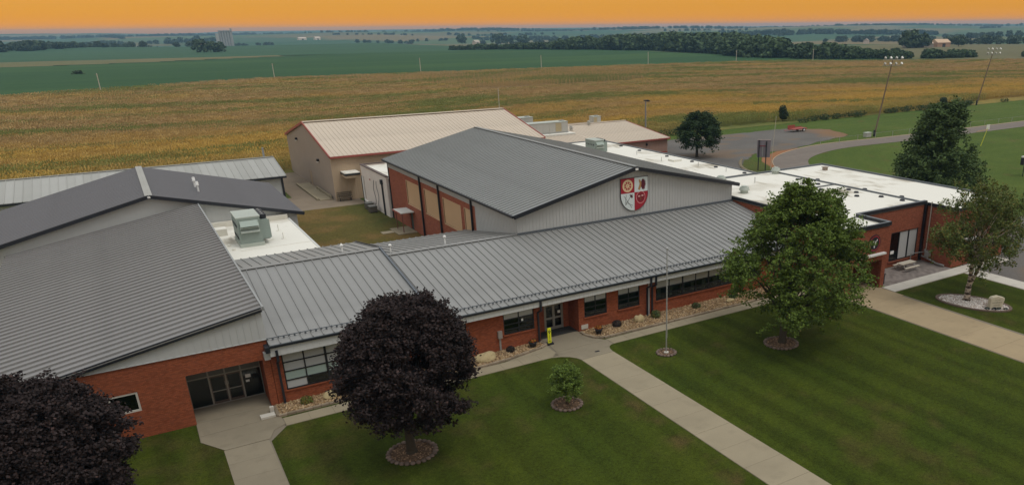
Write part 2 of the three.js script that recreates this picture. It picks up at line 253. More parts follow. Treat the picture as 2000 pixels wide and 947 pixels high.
// ---------------------------------------------------------------- fields
const farEdge = (x) => { const P = [[-120, -385], [-34, -388], [64, -436], [197, -425], [375, -405], [430, -350], [520, -290], [640, -235]]; let k = 0; while (k < P.length - 2 && x > P[k + 1][0]) k++; const a = P[k], b = P[k + 1]; return lerp(a[1], b[1], clamp((x - a[0]) / (b[0] - a[0]), 0, 1)); };
const nearEdge = (x) => -152.5 - 1.2 * Math.sin(x / 17) - (x > 110 && x < 150 ? 1.5 : 0) + (x > 200 ? (x - 200) * -.01 : 0);
const contour = (x, z) => z + 24 * Math.sin(x / 70 + .6 + z / 160) + 6 * Math.sin(x / 27 + z / 70) - x * .14;
const cornTone = (x, z) => {
  const q = contour(x, z), a = fbm(x / 46 + 5, q / 8, 4), b = fbm(x / 22 + 60, q / 13, 4), near = sstep(z, -260, -160), e = sstep(z, -166, -153);
  const gold = [.50, .325, .078], brown = [.39, .262, .112], green = [.19, .205, .055];
  let c = mix3(brown, gold, clamp(near * .8 + (b - .5) * 1.8, 0, 1));
  c = mix3(c, green, clamp(sstep(a, .53, .64) * .95, 0, 1)); const fr = q / 31 + .8 * fbm(x / 90, z / 90 + 4, 2), ln = Math.abs(fr - Math.floor(fr) - .5); c = mix3(c, green, sstep(.07 - ln, 0, .04) * .7); return mix3(c, green, e * .5);
};
setting('corn_soil', field(-130, 640, -440, -151, 5, .02, (x, z) => cornTone(x, z).map((v) => v * .75), (x, z) => z > farEdge(x) && z < nearEdge(x) + 2), farMat);
{
  // one clump of maize: stalks, arching blades and tassels
  const P = [], tri = (a, b, c) => P.push(...a, ...b, ...c);
  for (let s = 0; s < 4; s++) {
    const x = -.75 + s * .5 + rr(-.1, .1), z = rr(-.16, .16), h = rr(2.0, 2.5);
    tri([x - .03, 0, z], [x + .03, 0, z], [x, h, z + .02]); tri([x, 0, z - .03], [x, 0, z + .03], [x, h, z]);
    for (let k = 0; k < 6; k++) {
      const y = .5 + k * .3 + rr(-.1, .1), a = rr(0, 6.28), L = rr(.45, .75), w = .075, dx = Math.cos(a), dz = Math.sin(a), m = [x + dx * L * .55, y + .26, z + dz * L * .55], e = [x + dx * L, y - rr(.05, .35), z + dz * L];
      const sx = -dz * w, sz = dx * w; tri([x, y, z], [m[0] + sx, m[1], m[2] + sz], [m[0] - sx, m[1], m[2] - sz]); tri([m[0] + sx, m[1], m[2] + sz], e, [m[0] - sx, m[1], m[2] - sz]);
    }
    tri([x - .12, h - .1, z], [x + .02, h + .28, z], [x + .14, h - .05, z + .1]);
  }
  const g = new THREE.BufferGeometry(); g.setAttribute('position', new THREE.Float32BufferAttribute(P, 3)); g.computeVertexNormals();
  const rowEnd = (x) => x > 84 && x < 250 ? -345 - 22 * Math.sin((x - 84) / 60) + 70 * (sstep(x, 120, 84) + 0) - 60 * sstep(x, 190, 250) - 70 * sstep(-x, -130, -84) : -9999, list = [], m4 = new THREE.Matrix4(), q = new THREE.Quaternion(), up = new THREE.Vector3(0, 1, 0), sc = new THREE.Vector3(), ps = new THREE.Vector3();
  for (let zz = -152; zz > -470; zz -= zz > -240 ? 1.05 : zz > -330 ? 1.5 : 2.0) for (let x = -125; x < 620; x += zz > -240 ? 1.75 : 2.1) {
    const z = zz + 5 * Math.sin(x / 62 + .6) + 2 * Math.sin(x / 23) , xx = x + rr(-.4, .4);
    if (z > nearEdge(xx) + rr(-.4, .4) || z < farEdge(xx)) continue;
    if (z < -260 && (xx < -110)) continue; if (xx > 60 + -z * 1.9) continue; if (xx < -14 + z * .16) continue;
    if (z < rowEnd(xx) && z > farEdge(xx) + 9) continue;
    list.push([xx, z + rr(-.12, .12), 0]);
  }
  // beyond, the drilled rows run away from the school and show their gaps
  for (let x = 84; x < 250; x += 1.9) for (let z = -320; z > -440; z -= 1.9) { const xx = x + 9 * Math.sin(z / 42 + x / 90); if (z < rowEnd(xx) && z > farEdge(xx) + 8) list.push([xx + rr(-.1, .1), z, 1.57]); }
  const im = new THREE.InstancedMesh(g, std(1, 1, 1, .85), list.length), col = new THREE.Color();
  list.forEach(([x, z, turn], i) => { const s = rr(.82, 1.12), f = turn ? 1.0 : z < -330 ? 1.5 : z < -240 ? 1.25 : 1; m4.compose(ps.set(x, .0, z), q.setFromAxisAngle(up, rr(-.3, .3) + turn + (rnd() < .5 ? Math.PI : 0)), sc.set(f, s, f)); im.setMatrixAt(i, m4); const c = cornTone(x, z), k = rr(.95, 1.05); im.setColorAt(i, col.setRGB(c[0] * k, c[1] * k, c[2] * k)); });
  im.name = 'corn_field'; im.userData = { kind: 'stuff', label: 'ripening corn field behind the school', category: 'corn' }; scene.add(shade(im)); console.log('corn', list.length);
}
{
  const soy = (x, z) => { const n = fbm(x / 60 + 2, z / 14, 4), m = fbm(x / 300, z / 60 + 8, 3); return mix3(mix3([.030, .080, .030], [.046, .104, .034], n), [.058, .118, .036], sstep(m, .52, .7) * .7); };
  const soyEnd = (x) => { const P = [[-900, -700], [-60, -750], [137, -905], [397, -850], [455, -790], [480, -700], [470, -520], [430, -440]]; return x < 455 ? lerp(P[1][1], -870, sstep(x, -60, 250)) : -870; };
  setting('bean_field', field(-900, 500, -890, -384, 10, .55, soy, (x, z) => z < farEdge(x) - 3 && z > soyEnd(x) && x < 470 - Math.max(0, (-z - 420) * .04)), farMat);
  setting('teal_field', field(-700, 430, -1500, -874, 25, (x, z) => Math.max(.3, hill(x, z) + .5), (x, z) => [.052, .112, .056].map((v) => v * (.84 + .32 * fbm(x / 120, z / 30, 3)))), farMat);
  setting('tan_strip', field(-900, 150, -872, -748, 12, .6, (x, z) => mix3([.20, .16, .075], [.14, .15, .065], fbm(x / 40, z / 20, 3)), (x, z) => z < lerp(-748, -872, sstep(x, -60, 250)) - 2), farMat);
}
// ---------------------------------------------------------------- the school, block by block
// a framed window: frame (part) > panes and panels; cols x rows, row heights from the top, kinds per row ('p' panel, 'g' glass, 'q' greenish panel)
function windowUnit(t, x0, x1, y0, y1, z, cols, rows, kinds, frameMat = M.darkFrame, deep = .08, bar = .085) {
  const fr = [box(x0, x1, y0, y0 + bar, z - deep, z), box(x0, x1, y1 - bar, y1, z - deep, z)], cw = (x1 - x0) / cols, sum = rows.reduce((a, b) => a + b), ys = [y1];
  for (let i = 0; i <= cols; i++) { const x = i === 0 ? x0 + bar / 2 : i === cols ? x1 - bar / 2 : x0 + i * cw, w = i && i < cols && i % 2 === 0 ? bar * 1.8 : bar; fr.push(box(x - w / 2, x + w / 2, y0 + bar, y1 - bar, z - deep, z - .002)); }
  for (const r of rows) ys.push(ys[ys.length - 1] - r / sum * (y1 - y0));
  for (let k = 1; k < rows.length; k++) fr.push(box(x0 + bar, x1 - bar, ys[k] - bar / 2, ys[k] + bar / 2, z - deep, z - .004));
  const f = part(t, 'window', merge(fr), frameMat);
  for (let i = 0; i < cols; i++) for (let k = 0; k < rows.length; k++) {
    const kd = typeof kinds[k] === 'string' ? kinds[k] : kinds[k][i % kinds[k].length], gap = bar / 2 + .001;
    part(f, kd === 'g' ? 'pane' : 'spandrel_panel', box(x0 + i * cw + gap, x0 + (i + 1) * cw - gap, ys[k + 1] + gap, ys[k] - gap, z - deep * .7, z - deep * .7 + .012), kd === 'g' ? M.glass : kd === 'q' ? M.panelGreen : M.panelGrey);
  }
  return f;
}
const downspout = (t, x, y0, y1, z) => part(t, 'downspout', merge([box(x - .08, x + .08, y1 - .75, y1 + .05, -52.37, -52.25), beam([x, y1 - .7, -52.31], [x, y1 - 1.05, z + .06], .15, .12), box(x - .07, x + .07, y0 + .12, y1 - 1.0, z, z + .11), beam([x, y0 + .14, z + .06], [x, y0 + .03, z + .26], .13, .1)]), M.black);

// --- left hall with the single-slope roof
{
  const t = thing('brick_hall', 'brick hall with a wide ribbed grey single-slope roof and glazed side entrance', 'building', [-3, 0, -53.1]);
  const yr = (x) => 7.06 - .177 * (5.45 - x), X0 = -11.3, X1 = 5.45, Z0 = -91.8, Z1 = -53.1;
  part(t, 'front_wall', wall('z', Z1, [[X0, 0], [X1, 0], [X1, 4.9], [-6.2, 4.9], [X0, yr(X0) - .12]], [[.42, 5.0, .0001, 3.5], [-3.9, -2.3, 1.85, 3.15]], .3), M.brick);
  part(t, 'gable_siding', merge([wall('z', Z1 + .05, [[-6.1, 4.9], [X1 + .03, 4.9], [X1 + .03, yr(X1) - .07], [-6.1, yr(-6.1) - .07]], [], .2), ...ribs('z', Z1 + .05, -6, 5.4, .42, () => 4.98, (x) => yr(x) - .2)]), M.sidingLight);
  part(t, 'flashing', box(-6.1, X1 + .03, 4.88, 4.93, Z1 + .051, Z1 + .09), M.sidingLight);
  part(t, 'side_wall', wall('x', X0, [[Z0, 0], [Z1 - .3, 0], [Z1 - .3, yr(X0) - .07], [Z0, yr(X0) - .07]], [], .3), M.brick);
  part(t, 'high_wall', box(X1 - .3, X1, 0, yr(X1) - .1, Z0, Z1 - .3), M.sidingLight);
  part(t, 'rear_wall', wall('z', Z0 + .2, [[X0 + .3, 0], [X1 - .3, 0], [X1 - .3, yr(X1) - .1], [X0 + .3, yr(X0) - .1]], [], .2), M.siding);
  const L = 16.9 / Math.cos(Math.atan(.177)), n = 43, pitch = (39.1) / n;
  panels(t, [X1 + .1, yr(X1 + .1) + .05, Z0 - .1], [0, 0, 1], [-1, -.177, 0], n, panelGeo(pitch, L, .125, .07), pitch, M.hallRoof);
  part(t, 'rake_trim', beam([X1 + .06, yr(X1 + .06) - .02, Z1 + .22], [X0 - .1, yr(X0 - .1) - .02, Z1 + .22], .12, .3), M.black);
  part(t, 'high_edge_trim', box(X1 + .1, X1 + .22, yr(X1) - .1, yr(X1) + .16, Z0, Z1 + .2), M.galv);
  part(t, 'rear_trim', beam([X1 + .16, yr(X1 + .16) + .08, Z0 - .12], [X0 - .1, yr(X0 - .1) + .08, Z0 - .12], .1, .16), M.cap);
  part(t, 'recess_wall', merge([box(.12, .41, 0, 3.5, -55.9, -53.4), box(5.01, 5.3, 0, 3.5, -55.9, -53.4), box(.12, 5.3, 3.5, 3.7, -55.9, -53.4)]), M.brick);
  // glazed entrance
  const f = [], z = -55.6, xs = [.42, 1.73, 2.76, 3.74, 5.0];
  xs.forEach((x, i) => f.push(box(x + (i ? -.05 : 0), x + (i < 4 ? .05 : 0), 0.02, 3.49, z - .05, z + .05)));
  for (const y of [.02, 2.12, 3.42]) f.push(box(.47, 4.95, y, y + .07, z - .04, z + .04));
  const fr = part(t, 'entrance_frame', merge(f), M.alu);
  for (let i = 0; i < 4; i++) { part(fr, 'transom_panel', box(xs[i] + .052, xs[i + 1] - .052, 2.192, 3.418, z - .01, z + .01), std(.125, .13, .125, .5)); if (i === 0 || i === 3) part(fr, 'pane', box(xs[i] + .052, xs[i + 1] - .052, .092, 2.118, z - .008, z + .004), M.glass); }
  for (let i = 1; i < 3; i++) {
    const a = xs[i] + .052, b = xs[i + 1] - .052, d = part(t, 'door', merge([box(a, a + .06, .1, 2.11, z - .03, z + .03), box(b - .06, b, .1, 2.11, z - .03, z + .03), box(a + .06, b - .06, .1, .26, z - .03, z + .03), box(a + .06, b - .06, 2.02, 2.11, z - .03, z + .03)]), std(.12, .09, .075, .4, { metalness: .4 }));
    part(d, 'pane', box(a + .061, b - .061, .261, 2.019, z - .008, z + .004), M.glass); part(d, 'push_bar', box(a + .03, b - .03, .98, 1.04, z + .035, z + .08), M.alu); part(d, 'handle', box(i === 1 ? b - .06 : a + .02, i === 1 ? b - .02 : a + .06, 1.35, 1.6, z + .035, z + .08), M.alu);
  }
  part(t, 'notice', box(3.96, 4.30, 1.50, 1.75, z + .008, z + .012), M.paper); part(t, 'notice', box(3.94, 4.18, 1.18, 1.34, z + .008, z + .012), M.paper);
  part(t, 'interior_wall', box(-2, 5.1, 0, 3.6, -62, -61.8), M.interior); part(t, 'interior_floor', box(-10.9, 5.1, .01, .03, -91, -55.7), M.interior);
  windowUnit(t, -3.9, -2.3, 1.85, 3.15, -53.12, 1, [1], ['g'], std(.55, .52, .46, .7), .1, .12);
}
// --- gabled block behind it
{
  const t = thing('gabled_block', 'dark smooth gabled roof block behind the ribbed hall, four white vents on it', 'building', [1.4, 0, -92.5]);
  const xr = 1.4, yr = 8.45, hw = 14.4, s = .25, Z1 = -92.3, Z0 = -113.7, ye = yr - s * hw;
  part(t, 'gable_wall', merge([wall('z', Z1, [[xr - hw + .7, 0], [xr + hw - .7, 0], [xr + hw - .7, ye + .05], [xr, yr - .12], [xr - hw + .7, ye + .05]], [], .25), ...ribs('z', Z1, xr - hw + 1, xr + hw - 1, .45, () => .1, (x) => yr - s * Math.abs(x - xr) - .25)]), M.sidingLight);
  part(t, 'side_wall', box(xr - hw + .7, xr - hw + .95, 0, ye + .03, Z0 + .3, Z1 - .25), M.sidingLight); part(t, 'side_wall', box(xr + hw - .95, xr + hw - .7, 0, ye + .03, Z0 + .3, Z1 - .25), M.sidingLight);
  part(t, 'rear_wall', wall('z', Z0 + .3, [[xr - hw + .7, 0], [xr + hw - .7, 0], [xr + hw - .7, ye + .05], [xr, yr - .15], [xr - hw + .7, ye + .05]], [], .25), M.sidingLight);
  const L = Math.hypot(hw, hw * s) + .02, n = 27, p = (Z1 + .4 - Z0) / n, g = panelGeo(p, L, .02, .05, .12);
  panels(t, [xr, yr + .04, Z0], [0, 0, 1], [-1, -s, 0], n, g, p, M.gableRoof); panels(t, [xr, yr + .04, Z1 + .4], [0, 0, -1], [1, -s, 0], n, g, p, M.gableRoof);
  part(t, 'ridge_cap', merge([beam([xr - .17, yr + .05, Z0], [xr - .17, yr + .05, Z1 + .42], .34, .07), beam([xr + .17, yr + .045, Z0], [xr + .17, yr + .045, Z1 + .42], .33, .07)]), M.shedRoof[1]);
  for (const k of [-1, 1]) part(t, 'rake_trim', beam([xr + k * .02, yr - .06, Z1 + .46], [xr + k * (hw + .05), ye - .06, Z1 + .46], .12, .36), M.black);
  part(t, 'finial_light', box(xr - .13, xr + .13, yr - .18, yr, Z1 + .53, Z1 + .58), M.white);
  for (let i = 0; i < 4; i++) { const z = -98.6 - i * 1.55 * 1.05, x = 6.35 + (i % 2) * .12 + i * -.02, y = yr - s * (x - xr); part(t, 'vent_pipe', merge([cyl(x, y - .05, y + .75, z, .1), cyl(x, y + .75, y + .95, z, .19, .14)]), M.white); }
}
// --- low flat white roof between the hall and the courtyard
{
  const t = thing('flat_link', 'low link block with a flat white roof beside the courtyard grass', 'building', [10, 0, -85]);
  part(t, 'wall', merge([box(13.85, 14.1, 0, 4.35, -92.2, -73.6), box(5.5, 13.85, 0, 4.35, -73.9, -73.6), box(5.5, 13.85, 0, 4.35, -92.2, -91.95)]), M.siding);
  part(t, 'roof_membrane', box(5.5, 14.12, 4.36, 4.46, -92.2, -73.5), M.membrane);
  part(t, 'edge_trim', box(14.0, 14.2, 4.2, 4.50, -92.2, -73.4), M.curb);
  part(t, 'raised_curb', box(5.5, 7.4, 4.47, 5.15, -88.6, -87.3), M.membrane); part(t, 'raised_curb', box(5.5, 14.0, 4.47, 4.95, -92.2, -91.6), M.membrane);
  part(t, 'seam', box(7.6, 14.0, 4.461, 4.49, -79.95, -79.8), M.membrane);
  for (const [x, z] of [[11.9, -82.6], [12.1, -86.4], [7.1, -80.6], [6.9, -82.4]]) part(t, 'roof_vent', merge([cyl(x, 4.46, 4.5, z, .22), cyl(x, 4.5, x > 10 ? 5.1 : 4.62, z, x > 10 ? .04 : .15)]), M.membrane);
}
// --- far left metal shed
{
  const t = thing('metal_shed', 'long pale metal shed with a low gabled roof at the edge of the corn', 'building', [2, 0, -127]);
  const X0 = -22, X1 = 20.2, Zf = -127.1, Zr = -136.2, Zb = -145.3, ye = 3.45, yr = 5.1, s = (yr - ye) / (Zf - Zr), L = Math.hypot(9.1, 1.65) + .02, n = 43, p = (X1 - X0) / n, g = panelGeo(p, L, .06, .09);
  part(t, 'wall', merge([box(X0 + .4, X1 - .6, 0, ye - .05, Zf - .7, Zf - .5), box(X0 + .4, X1 - .6, 0, ye - .05, Zb + .5, Zb + .7), ...ribs('z', Zf - .5, 10, X1 - .7, .4, () => 0, () => ye - .06)]), M.sidingLight);
  part(t, 'end_wall', new THREE.BufferGeometry().copy(wall('x', X1 - .8, [[Zb + .7, 0], [Zf - .7, 0], [Zf - .7, ye - .1], [Zr, yr - .12], [Zb + .7, ye - .1]], [], .2)), M.sidingLight);
  panels(t, [X0, yr, Zr], [1, 0, 0], [0, -s, 1], n, g, p, M.shedRoof); panels(t, [X1, yr, Zr], [-1, 0, 0], [0, -s, -1], n, g, p, M.shedRoof);
  part(t, 'ridge_cap', box(X0, X1 + .05, yr + .02, yr + .12, Zr - .2, Zr + .2), M.shedRoof[0]);
  part(t, 'gutter', box(X0, X1 + .06, ye - .32, ye - .07, Zf + .02, Zf + .18), M.black); part(t, 'rake_trim', beam([X1 + .04, yr - .02, Zr], [X1 + .04, ye - .02, Zf], .08, .2), M.galv); part(t, 'rake_trim', beam([X1 + .04, yr - .02, Zr], [X1 + .04, ye - .02, Zb], .08, .2), M.galv);
  part(t, 'downspout', box(X1 - .72, X1 - .45, 0, ye - .3, Zf - .48, Zf - .25), M.black); part(t, 'stack', cyl(19.2, 3.4, 6.4, -138.2, .16), M.galv); part(t, 'wall_lamp', box(15.6, 15.85, 2.3, 2.5, Zf - .45, Zf - .25), M.black);
}
// --- front wing, two sections of standing-seam roof
function wing(t, X0, X1, ye, yr, zb, yb, n, holes, fasciaBot) {
  const Zw = -53.1, Ze = -52.35, Zr = -64.6, s = (yr - ye) / (Ze - Zr), L = Math.hypot(Ze - Zr, yr - ye), p = (X1 - X0) / n;
  part(t, 'front_wall', wall('z', Zw, [[X0, 0], [X1, 0], [X1, fasciaBot + .3], [X0, fasciaBot + .3]], holes, .3), M.brick);
  const fb = fasciaBot + .23; part(t, 'fascia_panel', merge([box(X0 - .02, X1 - .01, fb, ye - .16, -52.5, -52.4), ...ribs('z', -52.4, X0, X1, .42, () => fb + .02, () => ye - .2, .05, .02)]), M.fascia);
  part(t, 'soffit', box(X0, X1, fb + .01, fb + .07, Zw - .2, -52.51), M.sidingLight);
  panels(t, [X0, yr, Zr], [1, 0, 0], [0, -s, 1], n, panelGeo(p, L, .075, .07), p, M.seam);
  const sb = (yr - yb) / (Zr - zb), Lb = Math.hypot(Zr - zb, yr - yb); panels(t, [X1, yr, Zr], [-1, 0, 0], [0, -sb, -1], n, panelGeo(p, Lb, .075, .07), p, M.seam);
  part(t, 'ridge_cap', merge([beam([X0, yr + .05, Zr + .12], [X1, yr + .05, Zr + .12], .3, .04), beam([X0, yr + .045, Zr - .14], [X1, yr + .045, Zr - .14], .27, .04)]), M.seam[1]);
  part(t, 'gutter', merge([box(X0, X1, ye - .19, ye - .05, Ze - .0, Ze + .09)]), M.black);
  part(t, 'eave_trim', box(X0, X1, ye - .05, ye + .012, Ze + .0, Ze + .1), M.cap);
  const rail = [beam([X0 + .1, ye + s * .65 + .17, Ze - .65], [X1 - .1, ye + s * .65 + .17, Ze - .65], .05, .05)];
  for (let i = 0; i < n; i++) rail.push(beam([X0 + (i + .06) * p, ye + s * .68 + .03, Ze - .68], [X0 + (i + .06) * p, ye + s * .65 + .22, Ze - .65], .07, .09)); for (let i = 0; i < n; i++) rail.push(box(X0 + (i + .45) * p, X0 + (i + .62) * p, ye + s * .62 + .03, ye + s * .62 + .15, Ze - .66, Ze - .61));
  part(t, 'snow_rail', merge(rail), M.cap);
  part(t, 'rear_wall', box(X0, X1, 0, yb - .1, zb + .3, zb + .5), M.siding); part(t, 'interior_floor', box(X0, X1, .012, .03, zb + .5, Zw - .32), M.interior); part(t, 'interior_wall', box(X0 + .3, X1 - .3, 0, fasciaBot, -60.2, -60), M.interior); part(t, 'interior_ceiling', box(X0 + .3, X1 - .3, fasciaBot + .3, fasciaBot + .36, -60.2, Zw - .31), M.interior);
}
{
  const t = thing('classroom_wing', 'front wing section with grid windows between the hall and the dark maple', 'building', [11, 0, -53.1]), x1 = 6.15 + 6 * 1.42;
  wing(t, 5.48, 16.55, 4.66, 6.73, -73.4, 5.35, 16, [[6.15, x1, .95, 3.62]], 3.6);
  windowUnit(t, 6.15, x1, .95, 3.62, -53.14, 6, [1, 1, 1, 1], ['p', 'p', 'q', ['p', 'g', 'g', 'g', 'q', 'g']]);
  part(t, 'sill', box(6.05, x1 + .1, .86, .95, -53.2, -53.02), M.brick);
  part(t, 'end_wall', merge([wall('x', 16.3, [[-73, 0], [-53.4, 0], [-53.4, 4.45], [-64.6, 6.55], [-73, 5.2]], [], .2)]), M.siding);
  const k = (6.73 - 4.66) / 12.25; part(t, 'rake_trim', beam([16.6, 4.66, -52.3], [16.6, 6.74, -64.6], .12, .34), M.cap); part(t, 'rake_edge', beam([16.7, 4.58, -52.3], [16.7, 6.66, -64.6], .07, .4), M.black); part(t, 'rake_edge', beam([16.7, 5.28, -73.4], [16.7, 6.66, -64.6], .07, .4), M.black);
  downspout(t, 5.85, 0, 4.2, -52.97); part(t, 'gutter_end', box(5.2, 5.48, 4.2, 4.6, -53, -52.2), M.black); part(t, 'eave_return', box(5.1, 5.47, 3.6, 4.1, -53.04, -52.6), M.sidingLight);
  for (const [x, z] of [[13.9, -66.2], [9.4, -67]].slice(0, 1)) { const y = 6.5; part(t, 'vent_pipe', merge([cyl(x, y, y + .62, z, .07), strip(new THREE.ConeGeometry(.16, .2, 10).translate(x, y + .68, z))]), M.white); }
}
{
  const t = thing('classroom_wing', 'long front wing with the main double doors and a grey standing-seam roof', 'building', [36, 0, -53.1]);
  const holes = [[16.9, 19.35, 1.25, 3.05], [22.44, 25.13, 1.28, 3.049], [25.62, 29.24, .0001, 3.05], [29.8, 32.02, 1.2, 3.05], [33.15, 35.4, 1.2, 3.05], [37.14, 49.14, 1.22, 3.05]];
  wing(t, 16.62, 55.35, 3.96, 6.04, -78.2, 3.68, 58, holes, 3.05);
  for (const [a, b, y0] of [[16.9, 19.35, 1.25], [22.44, 25.13, 1.28], [29.8, 32.02, 1.2], [33.15, 35.4, 1.2]]) { windowUnit(t, a, b, y0, 3.05, -53.14, 2, [.62, .5, .45, .45], ['p', 'g', 'g', 'g']); part(t, 'sill', box(a - .08, b + .08, y0 - .09, y0, -53.2, -53.0), M.brick); }
  windowUnit(t, 37.14, 49.14, 1.22, 3.05, -53.14, 8, [.74, .58, .55], ['p', 'g', 'g']); part(t, 'sill', box(37.05, 49.25, 1.13, 1.22, -53.2, -53.0), M.brick);
  for (let i = 0; i < 9; i++) { const x = 37.7 + i * 1.28; part(t, 'curtain', box(x, x + .28 + .25 * hash(i, 3), 1.2, 2.45, -53.75, -53.7), M.curtain); }
  // recessed main doors
  part(t, 'recess_wall', merge([box(25.4, 25.61, 0, 3.05, -55.2, -53.4), box(29.25, 29.46, 0, 3.05, -55.2, -53.4), box(28.72, 29.25, 0, 3.05, -55.1, -54.9), box(25.61, 29.25, 3.06, 3.2, -55.2, -53.4), box(25.6, 26.9, 0, 3.05, -55.1, -54.9)]), M.brick);
  const z = -54.93, fr = part(t, 'door_frame', merge([box(26.9, 26.98, .03, 2.4, z - .06, z + .05), box(28.62, 28.7, .03, 2.4, z - .06, z + .05), box(26.98, 28.62, 2.3, 2.4, z - .06, z + .05), box(26.9, 28.7, 2.41, 3.05, z - .06, z)]), M.alu);
  for (const [a, b] of [[26.99, 27.795], [27.805, 28.61]]) {
    const d = part(t, 'door', merge([box(a, a + .1, .05, 2.29, z - .03, z + .03), box(b - .1, b, .05, 2.29, z - .03, z + .03), box(a + .1, b - .1, .05, .3, z - .03, z + .03), box(a + .1, b - .1, 2.17, 2.29, z - .03, z + .03), box(a + .1, b - .1, 1.0, 1.16, z - .03, z + .03)]), M.alu);
    part(d, 'pane', box(a + .101, b - .101, .301, .999, z - .008, z + .004), M.glass); part(d, 'pane', box(a + .101, b - .101, 1.161, 2.169, z - .008, z + .004), M.glass); part(d, 'handle', box(a < 27 ? b - .08 : a + .03, a < 27 ? b - .03 : a + .08, 1.0, 1.3, z + .03, z + .09), M.steel);
  }
  part(t, 'notice', box(28.2, 28.44, 1.42, 1.66, z + .03, z + .034), M.paper); part(t, 'notice', box(24.0, 24.16, 2.15, 2.35, -53.13, -53.127), M.paper);
  downspout(t, 25.4, 0, 3.7, -52.97); downspout(t, 36.1, 0, 3.75, -52.97); downspout(t, 36.62, 0, 3.75, -52.97); part(t, 'control_strip', box(36.28, 36.42, 0, 3.05, -53.09, -53.04), M.siding);
  part(t, 'meter_box', merge([box(21.85, 22.2, 1.15, 1.75, -53.1, -52.9), box(21.95, 22.1, 0, 1.15, -53.1, -53.02)]), std(.28, .25, .22, .6)); part(t, 'wall_plate', box(29.45, 30.1, .2, .58, -53.1, -53.06), M.concreteNew);
  for (const [x, z2] of [[17.9, -66.1], [22.9, -66.2]]) { const y = 5.75; part(t, 'vent_pipe', merge([cyl(x, y, y + .65, z2, .07), strip(new THREE.SphereGeometry(.15, 10, 8).translate(x, y + .7, z2))]), M.white); }
  part(t, 'wall_flashing', box(29.3, 55.3, 6.0, 6.2, -64.44, -64.3), M.cap);
}
